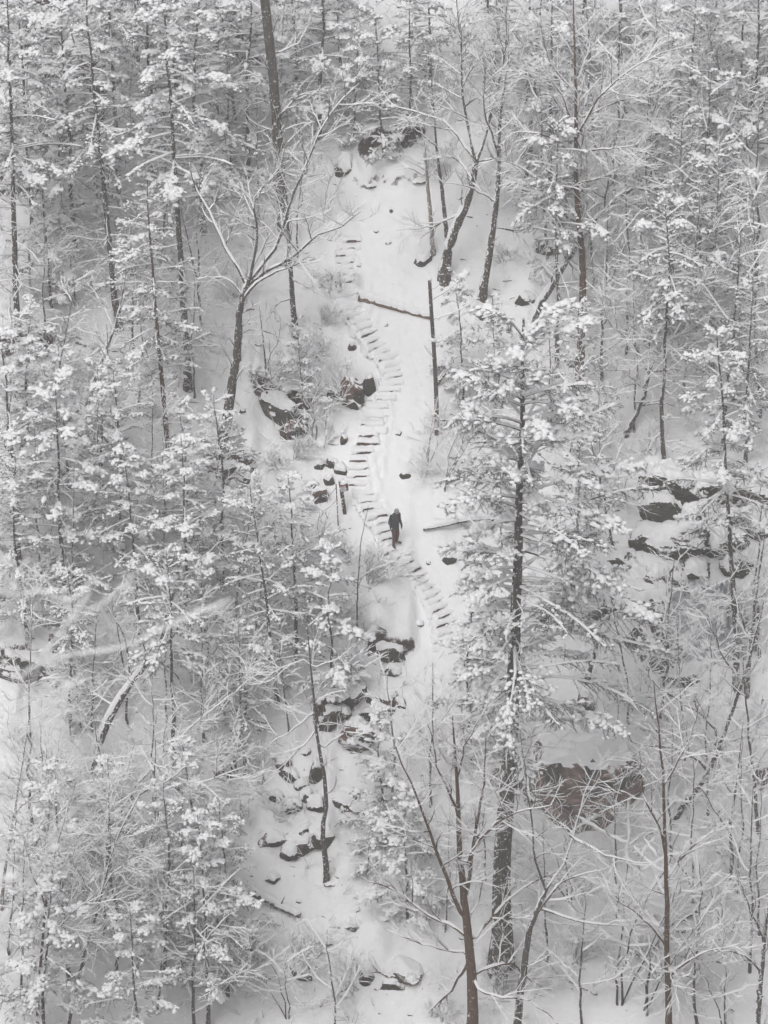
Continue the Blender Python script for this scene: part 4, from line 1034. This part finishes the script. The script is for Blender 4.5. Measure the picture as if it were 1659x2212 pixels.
# ------------------------------------------------------------------ fallen logs and poles
def log(label, pts, width, bark='bark_dark', snow=.10, lift=.05, seed=0, name='fallen_log', stubs=0, w1=None, wsnow=1.0, free=None):
    USED.add(label)
    rng = np.random.default_rng(seed + 300)
    p = np.array(pts, float)
    if free is None: P = hit(p[:, 0], p[:, 1])
    else:
        b = hit(p[:1, 0], p[:1, 1])[0]; P = upright(p[:, 0], p[:, 1], b[1]); P[:, 1] += np.linspace(0, free, len(P))
    B = P[0].copy()
    sc = mpp(B)
    P = resample(P, 14)
    if free is None:
        zl = np.maximum(np.linspace(P[0, 2], P[-1, 2], 14), P[:, 2] - .1); P[:, 2] = zl
    P[:, 2] += lift; P = P + rng.normal(0, .012, P.shape)
    R = np.linspace(width, w1 if w1 else width * .7, 14) * sc / 2
    o = root(name, label, 'fallen log', B, 'fallen logs on the slope')
    G = Geo(); tubes(G, P[None], R[None], 10, cap=True); link('trunk', G.mesh('trunk', [M[bark]], B), o)
    Q = resample(P, 40); RQ = np.interp(np.linspace(0, 1, 40), np.linspace(0, 1, 14), R)
    G = Geo(); ridges(G, Q[None], RQ[None], RQ[None] * .92 * wsnow + .01, np.full((1, 40), snow), 7, rng=rng)
    link('snow_cap', G.mesh('snow_cap', [M['snow']], B), o)
    for k in range(stubs):
        i = rng.integers(2, 12); d = norm(rng.normal(0, 1, 3) + np.array([0, -.6, .1]))
        q, r = grow(P[i][None], d[None], np.array([rng.uniform(.25, .7)]), np.array([R[i] * .3]), 5, -.05, .1, rng)
        G = Geo(); tubes(G, q, r, 5); link('branch_stub', G.mesh('branch_stub', [M[bark]], B), o)
    return o, P, R, B

log('split brown log under thick snow lying across the chute', [(776, 646), (850, 668), (930, 692)], 20, 'bare_wood', .2, .13, 1, w1=9, wsnow=1.1)
lg, LPn, LRn, LB = log('dark fallen log hung with little icicles in the lower clearing', [(512, 1926), (580, 1962), (648, 1998)], 20, 'bark_dark', .08, .42, 2, stubs=3)
rng = np.random.default_rng(9)
for k in range(12):
    i = rng.integers(3, 13)
    p = LPn[i] + np.array([0, -.03, -LRn[i] * .8])
    q = p + np.outer(np.linspace(0, 1, 4), [0, 0, -rng.uniform(.12, .4)])
    G = Geo(); tubes(G, q[None], (rng.uniform(.014, .024) * np.array([1.1, .9, .6, .15]))[None], 6); link('icicle', G.mesh('icicle', [M['ice']], LB), lg)
log('dark broken log lying under the hemlocks on the left', [(163, 740), (190, 750), (216, 757)], 9, 'bark_dark', .05, .06, 3, w1=14)
log('long thin brown pole fallen behind the dark broken log', [(232, 759), (300, 772), (374, 790)], 5, 'bare_wood', .03, .08, 4)
log('snow-covered trunk fallen across the huge reddish boulder', [(1128, 1678), (1200, 1735), (1276, 1792)], 15, 'bark_white', .13, .05, 5, free=-.9)
log('dark log sliding down right of the large hemlock foot', [(1150, 2040), (1185, 2078), (1205, 2104)], 10, 'bark_dark', .05, .05, 6)
log('snow-buried pole below the dark sliding log', [(1208, 2106), (1245, 2126), (1290, 2150)], 9, 'bark_white', .09, .05, 7)
log('snow-heaped log high at the top of the chute', [(690, -6), (715, 10), (742, 30)], 12, 'bark_dark', .2, .1, 8)
log('long snow-laden log jutting right over the cliff band', [(1385, 1030), (1470, 1026), (1572, 1032)], 11, 'bark', .17, .25, 9, free=.4)
log('short dark log beside a stone in the middle of the clearing', [(735, 1752), (765, 1744), (800, 1760)], 14, 'bark_dark', .12, .05, 10)
log('snowy poles lying in the left thicket below the straight hemlock', [(104, 1012), (150, 1022), (196, 1034)], 10, 'bark_white', .1, .1, 11)
log('dark horizontal log deep in the left thicket', [(95, 906), (130, 896), (170, 890)], 8, 'bark_dark', .06, .08, 12)
log('snowy branch log bowed at the bottom centre', [(800, 2070), (815, 2100), (842, 2112)], 9, 'bark_dark', .07, .05, 13)
log('dark forked branch lying at the bottom of the clearing', [(690, 2175), (720, 2150), (750, 2135)], 9, 'bark_dark', .06, .05, 14, stubs=2)
log('dark dead branch lying below the hooked trunk', [(1390, 2035), (1455, 2060), (1560, 2080)], 8, 'bark_brown', .05, .06, 15, stubs=2)
log('bare brown branch leaning beside the broken dead pole', [(944, 836), (960, 815), (982, 800)], 8, 'bark_brown', .02, .12, 16, free=.1)
log('long snow-lined limb reaching left from the large hemlock', [(1138, 1128), (1040, 1114), (914, 1130)], 13, 'bark', .12, 0, 17, w1=6, free=-.6, name='broken_limb')
log('snowy log under the twigs at the left edge', [(20, 1870), (60, 1845), (100, 1790)], 11, 'bark_dark', .1, .06, 18)
log('dark dead stick beside the foot of the curved grey tree', [(425, 905), (450, 928), (480, 946)], 4, 'bark_dark', .02, .05, 19)
log('thin dark log lying right of the hooked trunk', [(1545, 1838), (1575, 1852), (1600, 1846)], 10, 'bark_dark', .06, .05, 20)

# broken dead pole beside the chute
lab = 'broken dead pole with peeled orange foot beside the chute'; USED.add(lab)
B = hit(np.array([943.0]), np.array([938.0]))[0]
T = resample(upright(np.array([943, 943, 940, 935, 931, 928]), np.array([942, 880, 800, 720, 660, 606]), B[1]), 14)
R = np.linspace(10.5, 7.5, 14) * mpp(B) / 2
o = root('dead_pole', lab, 'dead tree', B)
G = Geo(); tubes(G, T[3:][None], R[3:][None], 9, cap=True); link('trunk', G.mesh('trunk', [M['bark']], B), o)
G = Geo(); tubes(G, T[:4][None], R[:4][None] * np.array([.8, .95, .97, .98])[None], 9); link('peeled_foot', G.mesh('peeled_foot', [M['bare_wood']], B), o)
rng = np.random.default_rng(4)
Gw, Gs = Geo(), Geo()
for (a, b) in (((931, 648), (1000, 600)), ((933, 690), (1020, 655)), ((936, 742), (985, 715)), ((930, 624), (950, 612)), ((938, 770), (915, 745)), ((941, 820), (960, 800))):
    q = resample(upright(np.array([a[0], (a[0] + b[0]) / 2, b[0]]), np.array([a[1], (a[1] + b[1]) / 2 + 4, b[1]]), B[1]), 8)
    r = np.linspace(.028, .01, 8)
    G = Geo(); tubes(G, q[None], r[None], 5); link('dead_branch', G.mesh('dead_branch', [M['bark']], B), o)
    ridges(Gs, q[None], r[None], r[None] + .018, np.full((1, 8), .05), 5, rng=rng)
Gx = Geo(); blobs(Gx, T[-1][None] + np.array([[0, 0, .05]]), np.array([[1.0, 0, 0]]), np.array([.12]), np.array([.12]), np.array([.12])); link('snow_cap', Gx.mesh('snow_cap', [M['snow']], B), o)
for px_, py_, a_ in ((934., 735., .2), (1000., 597., .25)):
    Gx = Geo(); blobs(Gx, upright(np.array([px_]), np.array([py_]), B[1]), np.array([[1.0, 0, 0]]), np.array([a_]), np.array([a_ * .8]), np.array([.16])); link('snow_clump', Gx.mesh('snow_clump', [M['snow']], B), o)
link('snow_load', Gs.mesh('snow_load', [M['snow']], B), o)

# ------------------------------------------------------------------ wooden stairs
steps = []
for x0, x1, y, dy in [(300, 462, 522, 4), (300, 440, 590, 6), (290, 435, 652, 6), (255, 420, 712, 6), (248, 420, 772, 8), (248, 400, 828, 8), (245, 390, 888, 8), (225, 385, 950, 14), (235, 450, 1010, 24), (270, 455, 1072, 26), (305, 470, 1128, 26), (362, 508, 1190, 42), (405, 560, 1246, 40), (430, 615, 1305, 58), (475, 650, 1352, 52), (520, 660, 1425, 48), (560, 700, 1480, 44), (600, 760, 1530, 46), (640, 855, 1572, 50), (665, 870, 1637, 44), (675, 835, 1697, 30), (690, 830, 1747, 18), (690, 820, 1812, 12), (670, 800, 1873, 4), (640, 780, 1945, 4), (580, 720, 2020, 4), (520, 680, 2100, 2)]:
    steps.append((663.6 + x0 * .2401, 663.6 + x1 * .2401, 398.2 + y * .2401, dy * .2401))
for x0, x1, y, dy in [(370, 515, 103, -2), (320, 485, 200, -2), (305, 490, 270, -2), (275, 455, 350, 2), (232, 420, 428, 2), (232, 455, 492, -4), (220, 445, 567, -2), (225, 430, 640, 4), (300, 440, 738, 14), (345, 470, 797, 14), (380, 510, 855, 20), (440, 580, 922, 26), (470, 620, 985, 28), (500, 640, 1062, 34), (525, 700, 1122, 44), (570, 720, 1180, 40), (608, 715, 1232, 26), (650, 770, 1288, 36), (700, 820, 1340, 44), (757, 885, 1408, 54), (795, 925, 1475, 54), (835, 962, 1525, 56), (885, 1005, 1580, 52), (930, 1050, 1638, 50), (945, 1085, 1700, 66), (975, 1145, 1755, 76), (1000, 1200, 1822, 82), (1005, 1242, 1888, 76), (1020, 1240, 1968, 62), (1000, 1200, 2045, 30)]:
    steps.append((696.8 + x0 * .2401, 696.8 + x1 * .2401, 895.9 + y * .2401, dy * .2401))
rng = np.random.default_rng(15)
SB = hit(np.array([800.0]), np.array([1000.0]))[0]
stairs = root('wooden_stairs', 'long wooden stairs half buried in snow climbing the open chute', 'stairs', SB)
STEP = []
for k, (x0, x1, y, dy) in enumerate(steps):
    cx = (x0 + x1) / 2
    Cc = hit(np.array([cx]), np.array([y]))[0]
    d0, d1 = ray(x0, y + dy / 2), ray(x1, y - dy / 2)
    A = CAM + d0 * (Cc[2] - CAM[2]) / d0[2]; Bq = CAM + d1 * (Cc[2] - CAM[2]) / d1[2]
    ax = norm(Bq - A); W = min(max(np.linalg.norm(Bq - A), 1.0), 1.35)
    yaw = math.atan2(ax[1], ax[0]); yaw = max(min(yaw, .75), -.3)
    ax = np.array([math.cos(yaw), math.sin(yaw), 0]); bk = np.array([-ax[1], ax[0], 0])
    z0 = Cc[2]
    STEP.append((Cc, ax, bk, W))
    # riser board, slightly warped
    nu = 9
    W *= rng.uniform(.86, 1.1); Cc = Cc + ax * rng.normal(0, .05)
    u = np.linspace(-.43, .43, nu) * W
    jig = rng.normal(0, .006, nu)
    prof = np.array([(-.035, -.16), (-.035, .125), (.035, .13), (.035, -.16)])
    V = Cc + u[:, None, None] * ax + prof[None, :, :1] * bk + np.stack([0 * prof[:, 0], 0 * prof[:, 0], prof[:, 1]], -1)[None] + (jig[:, None] * bk)[:, None]
    G = Geo(); G.add(V, strip_faces(1, nu, 4, True), 0, False)
    G.add(V[[0, -1]].reshape(-1, 3), [(0, 1, 2, 3), (7, 6, 5, 4)], 0, False)
    st = link('step', G.mesh('step', [M['timber']], SB), stairs)
    # snow on the tread, hanging raggedly over the board
    nu = 34; u = np.linspace(-.58, .58, nu) * W
    hid = k < 6 or 21 <= k <= 27 or 34 <= k <= 37
    cover = (.6 if k < 6 else .7 if 21 <= k <= 27 else .55 if hid else .5 if k < 21 else .32) + 1.35 * fbm(u * 2.6 + k * 7.7, u * 0 + k * 3.1, 3)
    if k == 37: cover = np.where(u < .05, -.3, .7)
    drop = np.clip(cover, 0, 1) * .20                          # how far the snow hides the board from above
    end = smooth01((.58 * W - np.abs(u)) / .14)
    th = .05 + .05 * vnoise(u * 4 + k, u * 0 + 9.3 * k)
    ppf = [(.46, -.12 + 0 * u), (.42, .16 + th), (.25, .14 + th * 1.1), (.05, .135 + th * .95), (-.055 + 0 * u, .125 + th * .55), (-.07 - drop * .22, .125 - drop * .8), (-.04 - 0 * u, .118 - drop * 1.0)]
    V = np.stack([Cc + u[:, None] * ax + (np.broadcast_to(a, u.shape))[:, None] * bk + np.stack([0 * u, 0 * u, b * end - .2 * (1 - end)], -1) for a, b in ppf], 1)
    G = Geo(); G.add(V, strip_faces(1, nu, 7, False)[:, ::-1], 0)
    link('snow_cap', G.mesh('snow_cap', [M['snow']], SB), st)
    # snow banked against the foot of the board
    hb = np.clip(.02 + .14 * fbm(u * 2 + k * 2.2, u * 0 + k * 5.9, 3), -.05, .10) + (.06 if hid and k != 37 else -.01) - (.06 if k == 37 else 0)
    ppf = [(-.30 + 0 * u, -.20 + 0 * u), (-.18, -.10 + hb * .5), (-.06, -.02 + hb * .75), (-.03, -.02 + hb * .9)]
    V = np.stack([Cc + u[:, None] * ax + (np.broadcast_to(a, u.shape))[:, None] * bk + np.stack([0 * u, 0 * u, b], -1) for a, b in ppf], 1)
    G = Geo(); G.add(V, strip_faces(1, nu, 4, False), 0)
    link('snow_bank', G.mesh('snow_bank', [M['snow']], SB), st)

# ------------------------------------------------------------------ signpost and wire post by the stairs
lab = 'leaning square post with a small red and white notice board'
B = hit(np.array([748.0]), np.array([1107.0]))[0]
o = root('signpost', lab, 'signpost', B)
def bar(p0, p1, wx, wy, mname, name, parent, ctr, yaw=0.0, bevel=.008):
    p0, p1 = np.array(p0), np.array(p1)
    d = norm(p1 - p0); s = norm(np.cross(d, [math.sin(yaw), math.cos(yaw), 0])); t = np.cross(s, d)
    q = [(-1, -1), (1, -1), (1, 1), (-1, 1)]
    ring = []
    for a, b in q:
        for e in ((1, .8), (.8, 1)) if a * b > 0 else ((.8, 1), (1, .8)):
            ring.append(s * a * wx / 2 * e[0] + t * b * wy / 2 * e[1])
    ring = np.array(ring)
    V = np.concatenate([p0 + ring, p1 + ring]); k = len(ring)
    f = [(i, (i + 1) % k, k + (i + 1) % k, k + i) for i in range(k)]
    G = Geo(); G.add(V, f, 0, False)
    for b0, flip in ((0, 1), (k, 0)):
        c = len(V); V2 = np.concatenate([V[b0:b0 + k], V[b0:b0 + k].mean(0)[None]])
        G.add(V2, [((i + 1) % k, i, k) if flip else (i, (i + 1) % k, k) for i in range(k)], 0, False)
    return link(name, G.mesh(name, [M[mname]], ctr), parent)
M['post'] = m_bark('weathered_post', (.05, .036, .03), (.13, .09, .075), .2, .62)
M['sign_white'] = m_plain('sign_white', (.62, .64, .64), .5, .05)
M['sign_red'] = m_plain('sign_red', (.5, .10, .11), .5, .1)
M['sign_ink'] = m_plain('sign_grey_print', (.22, .24, .25), .5, .1)
top = upright(np.array([735.0]), np.array([1040.0]), B[1])[0]
bar(B - np.array([.03, 0, .3]), top, .15, .15, 'post', 'post', o, B)
c = upright(np.array([741.0]), np.array([1055.0]), B[1] - .10)[0]
r_ = np.array([.93, -.10, .34]); r_ = r_ / np.linalg.norm(r_); dn = np.array([.12, 0, -.99])
def plate(cx, cy, w_, h_, y, mname, name, par):
    a = c + r_ * cx + dn * cy + np.array([0, y, 0])
    fr = np.array([a - r_ * w_ / 2 - dn * h_ / 2, a + r_ * w_ / 2 - dn * h_ / 2, a + r_ * w_ / 2 + dn * h_ / 2, a - r_ * w_ / 2 + dn * h_ / 2])
    V = np.concatenate([fr, fr + np.array([0, .012, 0])])
    G = Geo(); G.add(V, [(3, 2, 1, 0), (4, 5, 6, 7), (0, 1, 5, 4), (1, 2, 6, 5), (2, 3, 7, 6), (3, 0, 4, 7)], 0, False)
    return link(name, G.mesh(name, [M[mname]], B), par)
bd = plate(.05, -.01, .36, .36, .02, 'post', 'board', o)
sp = plate(0, 0, .25, .30, 0, 'sign_white', 'notice', bd)
plate(0, -.115, .235, .055, -.004, 'sign_red', 'red_heading', bd)
for i in range(4): plate(-.02 + .01 * (i % 2), -.05 + .05 * i, .17 - .03 * (i % 3), .012, -.004, 'sign_ink', 'print_line', bd)
G = Geo(); blobs(G, np.array([top + [0, 0, .05], c + [.05, .05, .24]]), np.array([[1.0, 0, 0], [1, 0, .2]]), np.array([.15, .24]), np.array([.14, .14]), np.array([.14, .13]), rng=rng)
link('snow_cap', G.mesh('snow_cap', [M['snow']], B), o)
B2 = hit(np.array([731.0]), np.array([1136.0]))[0]
o = root('wire_post', 'thin dark stake with slack wires left of the leaning signpost', 'stake', B2)
t2 = upright(np.array([726.0]), np.array([1046.0]), B2[1])[0]
bar(B2 - np.array([0, 0, .2]), t2, .045, .045, 'post', 'post', o, B2)
for a, b in (((727, 1052), (696, 1085)), ((729, 1078), (697, 1106))):
    q = resample(upright(np.array([a[0], (a[0] + b[0]) / 2, b[0]]), np.array([a[1], (a[1] + b[1]) / 2 + 2, b[1]]), B2[1] + .01), 7)
    G = Geo(); tubes(G, q[None], np.full((1, 7), .009), 4); link('wire', G.mesh('wire', [M['twig']], B2), o)

# ------------------------------------------------------------------ the person
def capsule(G, p0, p1, r0, r1, k=14):
    p0, p1 = np.array(p0, float), np.array(p1, float)
    d = norm(p1 - p0); ref = np.array([1.0, 0, 0]) if abs(d[0]) < .8 else np.array([0, 1.0, 0])
    s = norm(np.cross(d, ref)); t = np.cross(s, d)
    an = 2 * np.pi * np.arange(k) / k; ring = np.cos(an)[:, None] * s + np.sin(an)[:, None] * t
    V = []
    for f in (-1, -.7, -.35): V.append(p0 + d * r0 * f + ring * r0 * max(math.sqrt(1 - f * f), .02))
    V.append(p0 + ring * r0); V.append(p1 + ring * r1)
    for f in (.35, .7, 1): V.append(p1 + d * r1 * f + ring * r1 * max(math.sqrt(1 - f * f), .02))
    n = len(V)
    G.add(np.concatenate(V), strip_faces(1, n, k, True)[:, ::-1], 0)
    for e, o in ((0, 1), (n - 1, 0)):
        W = np.concatenate([V[e], V[e].mean(0)[None]])
        G.add(W, [(i, (i + 1) % k, k) if o else ((i + 1) % k, i, k) for i in range(k)], 0)

def ball(G, c, r):
    v, f = ICO[2]
    G.add(np.array(c) + v * np.array(r), f, 0)

def fuse(name, G, m, parent, voxel=.010, smooth_=6):
    o = link(name, G.mesh(name, [m]), parent)
    md = o.modifiers.new('fuse', 'REMESH'); md.mode = 'VOXEL'; md.voxel_size = voxel; md.use_smooth_shade = True
    sm = o.modifiers.new('soften', 'SMOOTH'); sm.factor = .5; sm.iterations = smooth_
    return o

M['jacket'] = m_plain('charcoal_jacket', (.05, .053, .06), .8, .25, 30)
M['trousers'] = m_plain('maroon_trousers', (.10, .055, .048), .85, .25, 25)
M['boot'] = m_plain('dark_boot', (.028, .024, .022), .6, .2, 20)
M['beanie'] = m_plain('grey_knit', (.30, .30, .30), .95, .15, 60)
M['glove'] = m_plain('black_glove', (.022, .022, .024), .7, .2, 30)
M['skin'] = m_plain('skin', (.42, .27, .21), .55, .08, 20)

PF = hit(np.array([838.0]), np.array([1193.0]))[0]
ki = int(np.argmin([np.linalg.norm(c[0] - PF) for c in STEP]))
st = STEP[ki]
foot = st[0] + st[2] * .08 + np.array([0, 0, .225])
up_step = STEP[ki - 1]
rise = float(np.clip(up_step[0][2] - st[0][2], .1, .3))
per = root('person', 'person in charcoal jacket, maroon trousers and grey beanie looking down on the snowy stairs', 'person', foot)
per.rotation_euler = (0, 0, math.radians(36))
bump = .5 * rise
Rk, Ra = (-.10, -.06, .50), (-.10, -.03, .09)
Lk, La = (.10, -.04, .52 + bump * .5), (.115, .06, .12 + bump)
hips = ((-.09, .03, .90), (.09, .03, .91))
Rs_, Ls_ = (-.185, .0, 1.42), (.185, .0, 1.42)
Re, Rw = (-.262, .045, 1.14), (-.245, -.045, .905)
Le, Lw = (.255, .05, 1.15), (.30, -.03, .915)
G = Geo()
capsule(G, (0, .03, .95), (0, .02, 1.15), .135, .125); capsule(G, (0, .02, 1.15), (0, .0, 1.36), .13, .15); capsule(G, (-.12, 0, 1.38), (.12, 0, 1.38), .085, .085)
capsule(G, (0, -.01, 1.42), (0, -.055, 1.53), .06, .056)
ball(G, (0, -.105, 1.60), (.075, .097, .108)); capsule(G, (0, -.15, 1.545), (0, -.135, 1.56), .045, .05)
capsule(G, (0, -.205, 1.585), (0, -.215, 1.56), .012, .016)
for sx in (-1, 1): ball(G, (sx * .078, -.10, 1.59), (.012, .022, .032))
for h, kn, an in ((hips[0], Rk, Ra), (hips[1], Lk, La)):
    capsule(G, h, kn, .085, .056); capsule(G, kn, an, .055, .036); capsule(G, an, (an[0], an[1] - .09, an[2] - .04), .03, .022)
for sh, el, wr in ((Rs_, Re, Rw), (Ls_, Le, Lw)):
    capsule(G, sh, el, .052, .042); capsule(G, el, wr, .041, .03)
fuse('body', G, M['skin'], per, .009, 4)
G = Geo()
capsule(G, (0, .035, .88), (0, .025, 1.10), .172, .165); capsule(G, (0, .02, 1.10), (0, .0, 1.34), .165, .168); capsule(G, (-.075, .035, .86), (-.08, .03, 1.2), .125, .12); capsule(G, (.075, .035, .86), (.08, .03, 1.2), .125, .12)
capsule(G, (-.15, 0, 1.385), (.15, 0, 1.385), .098, .098); capsule(G, (0, .01, 1.42), (0, -.03, 1.50), .095, .082)
for sh, el, wr in ((Rs_, Re, Rw), (Ls_, Le, Lw)):
    capsule(G, sh, el, .078, .064); capsule(G, el, wr, .064, .050)
fuse('jacket', G, M['jacket'], per)
G = Geo()
for sx in (-1, 1): capsule(G, (sx * .055, .06, 1.475), (sx * .075, -.02, 1.49), .03, .028)
capsule(G, (-.055, .06, 1.475), (.055, .06, 1.475), .032, .032)
fuse('collar', G, M['jacket'], per, .008, 3)
G = Geo()
for h, kn, an in ((hips[0], Rk, Ra), (hips[1], Lk, La)):
    capsule(G, (h[0] * .8, h[1], h[2] + .04), h, .11, .108); capsule(G, h, kn, .105, .076); capsule(G, kn, (an[0], an[1], an[2] + .0), .076, .063)
fuse('trousers', G, M['trousers'], per)
for an, tw in ((Ra, -.05), (La, .09)):
    G = Geo()
    capsule(G, (an[0], an[1], an[2] + .09), (an[0], an[1] + .01, an[2] - .02), .06, .058)
    capsule(G, (an[0], an[1] + .02, an[2] - .04), (an[0] + tw, an[1] - .18, an[2] - .05), .05, .045)
    fuse('boot', G, M['boot'], per, .008, 4)
for wr, sx in ((Rw, -1), (Lw, 1)):
    G = Geo(); w0 = np.array(wr)
    capsule(G, w0 + [0, 0, .01], w0 + [0, -.012, -.075], .036, .040)
    for q, (fx, fl) in enumerate(((-.026, .075), (-.009, .088), (.009, .082), (.025, .064))):
        b0 = w0 + np.array([0, fx - .015, -.085]); m0 = b0 + np.array([-sx * .004, -.004, -fl * .55]); e0 = m0 + np.array([-sx * .022, -.008, -fl * .42])
        capsule(G, b0, m0, .0125, .0115, 8); capsule(G, m0, e0, .0115, .0095, 8)
    capsule(G, w0 + [0, -.04, -.03], w0 + [-sx * .012, -.066, -.085], .015, .012, 8)
    fuse('glove', G, M['glove'], per, .006, 2)
G = Geo()
v, f = ICO[3]
q = v * np.array([.093, .115, .12]); keep = (q[f][:, :, 2].min(1) > -.035)
ca, sa = math.cos(.50), math.sin(.50)
q = np.stack([q[:, 0], q[:, 1] * ca - q[:, 2] * sa * 1.0, q[:, 1] * sa + q[:, 2] * ca], -1)
G.add(q + np.array([0, -.105, 1.635]), f[keep], 0)
an = np.linspace(0, 2 * np.pi, 25)
ring = np.stack([.095 * np.cos(an), .117 * np.sin(an), -.028 + 0 * an], -1)
ring = np.stack([ring[:, 0], ring[:, 1] * ca - ring[:, 2] * sa, ring[:, 1] * sa + ring[:, 2] * ca], -1) + np.array([0, -.105, 1.635])
tubes(G, ring[None], np.full((1, 25), .016), 8)
link('beanie', G.mesh('beanie', [M['beanie']]), per)

# ------------------------------------------------------------------ small growth between the trees
rng = np.random.default_rng(55)
n = 4500
bx = rng.uniform(-17.5, 17.5, n); by = rng.uniform(-24, 26, n)
k = (chute(bx, by) > .55) & (vnoise(bx * .45 + 3, by * .45) > rng.uniform(.25, .75, n))
bx, by = bx[k], by[k]; n = len(bx)
b = np.stack([bx, by, height(bx, by) - .03], -1)
i = np.repeat(np.arange(n), 2)
d = norm(rng.normal(0, .55, (len(i), 3)) + np.array([0, -.25, .8]))
P, R = grow(b[i], d, rng.uniform(.2, .95, len(i)), np.full(len(i), .007), 4, .0, .18, rng)
G = Geo(); tubes(G, P, R, 3, 0)
j, s_, L_, _ = kids(P, R, 4, rng, .2)
p, d, r = along(P, R, j, s_)
P2, R2 = grow(p, spread(d, rng.uniform(.5, 1, len(j)), rng.uniform(0, 6.28, len(j))), L_ * .45, r * .7, 3, .03, .1, rng)
tubes(G, P2, R2, 3, 0)
ridges(G, P, R, R + .007, np.full(R.shape, .02), 3, 1, rng, .2); ridges(G, P2, R2, R2 + .006, np.full(R2.shape, .015), 3, 1, rng, .25)
ug = link('undergrowth', G.mesh('undergrowth', [M['twig'], M['snow']])); ug['kind'] = 'stuff'

# loose bark, twigs and leaf litter lying dark on the snow
n = 1700
bx = rng.uniform(-17, 17, n); by = rng.uniform(-24, 25, n)
k = (chute(bx, by) > rng.uniform(.15, .9, n))
bx, by = bx[k], by[k]; n = len(bx)
b = np.stack([bx, by, height(bx, by) + .0], -1)
a = rng.normal(np.where(rng.random(n) < .5, .3, 2.8), .6)
d = np.stack([np.cos(a), .3 * np.sin(a), .25 * rng.normal(0, 1, n)], -1)
P, R = grow(b, norm(d), rng.uniform(.08, .5, n), rng.uniform(.012, .04, n), 4, -.05, .2, rng)
G = Geo(); tubes(G, P, R, 5, 0)
lt = link('litter', G.mesh('litter', [M['bark_dark']])); lt['kind'] = 'stuff'

# falling snow
n = 5200
t = 22 + 88 * rng.random(n) ** .7
c = CAM + ray(rng.uniform(-60, 1720, n), rng.uniform(-60, 2270, n)) * t[:, None]
c = c[c[:, 2] > height(c[:, 0], c[:, 1]) + .1]; n = len(c)
oc = np.array([(1, 0, 0), (-1, 0, 0), (0, 1, 0), (0, -1, 0), (0, 0, 1), (0, 0, -1)], float); of = np.array([(0, 2, 4), (2, 1, 4), (1, 3, 4), (3, 0, 4), (2, 0, 5), (1, 2, 5), (3, 1, 5), (0, 3, 5)])
V = c[:, None] + oc[None] * (rng.uniform(.007, .016, n)[:, None, None] * rng.uniform(.6, 1.4, (n, 6, 1)))
G = Geo(); G.add(V, (np.arange(n)[:, None, None] * 6 + of[None]).reshape(-1, 3), 0, True)
fs = link('falling_snow', G.mesh('falling_snow', [M['snow']])); fs['kind'] = 'stuff'

# ------------------------------------------------------------------ the snowy sapling beside the camera, out of focus
rng = np.random.default_rng(66)
foot = np.array([-2.1, -98.9, 45.7])
yb = CAM[1] + 7.2
o = root('cliff_sapling', 'blurred snow-clotted sapling reaching in close to the viewer from the left', 'sapling', foot)
elbow = upright(np.array([-430.0]), np.array([1500.0]), yb - .6)[0]
T = resample(np.array([foot - [0, 0, .3], foot + [.1, 1.2, -.3], elbow, upright(np.array([-200.0]), np.array([700.0]), yb)[0]]), 16)
G = Geo(); tubes(G, T[None], np.linspace(.045, .012, 16)[None], 8); link('trunk', G.mesh('trunk', [M['bark_brown']], foot), o)
for poly, r, w_, dy in [
    ([(-430, 1500), (-60, 1640), (40, 1560), (90, 1430), (150, 1345), (205, 1250), (190, 1190)], .0055, .014, 0),
    ([(40, 1560), (60, 1450), (150, 1418), (260, 1400), (330, 1370), (420, 1330), (500, 1295)], .005, .010, .05),
    ([(90, 1430), (30, 1340), (10, 1260), (20, 1210)], .004, .008, -.1), ([(150, 1345), (230, 1300), (300, 1230), (310, 1130), (305, 1060)], .0035, .008, .1),
    ([(205, 1250), (150, 1300), (80, 1280), (40, 1290)], .004, .009, .05), ([(-430, 1500), (-80, 1700), (10, 1620), (80, 1560), (150, 1490)], .0045, .010, .2),
    ([(-300, 2300), (-60, 2080), (30, 1960), (80, 1880), (130, 1790), (180, 1730), (215, 1690)], .0075, .006, .1)]:
    r *= .55; w_ *= .5
    q = resample(upright(np.array([p[0] for p in poly], float), np.array([p[1] for p in poly], float), yb + dy), 26)
    rr = np.linspace(r, r * .4, 26)
    G = Geo(); tubes(G, q[None], rr[None], 6); br = link('branch', G.mesh('branch', [M['bark_pale']], foot), o)
    G = Geo(); ridges(G, q[None], rr[None], rr[None] + w_ * .5, np.full((1, 26), w_ * 1.3), 5, rng=rng)
    i = rng.integers(6, 25, 9); kk = len(i)
    blobs(G, q[i] + [0, 0, .008], norm(np.gradient(q, axis=0)[i]), rng.uniform(.008, .025, kk), rng.uniform(.005, .010, kk), rng.uniform(.004, .009, kk), rng=rng)
    link('snow_load', G.mesh('snow_load', [M['snow']], foot), br)
G = Geo(); c = upright(np.array([25.0, 120.0, 150.0]), np.array([1895.0, 1830.0, 1480.0]), yb + .1)
for k in range(3):
    G = Geo(); blobs(G, c[k:k + 1], np.array([[1.0, 0, .3]]), np.array([.036 - .012 * (k > 0)]), np.array([.015]), np.array([.015]), rng=rng)
    link('snow_clot', G.mesh('snow_clot', [M['snow']], foot), o)
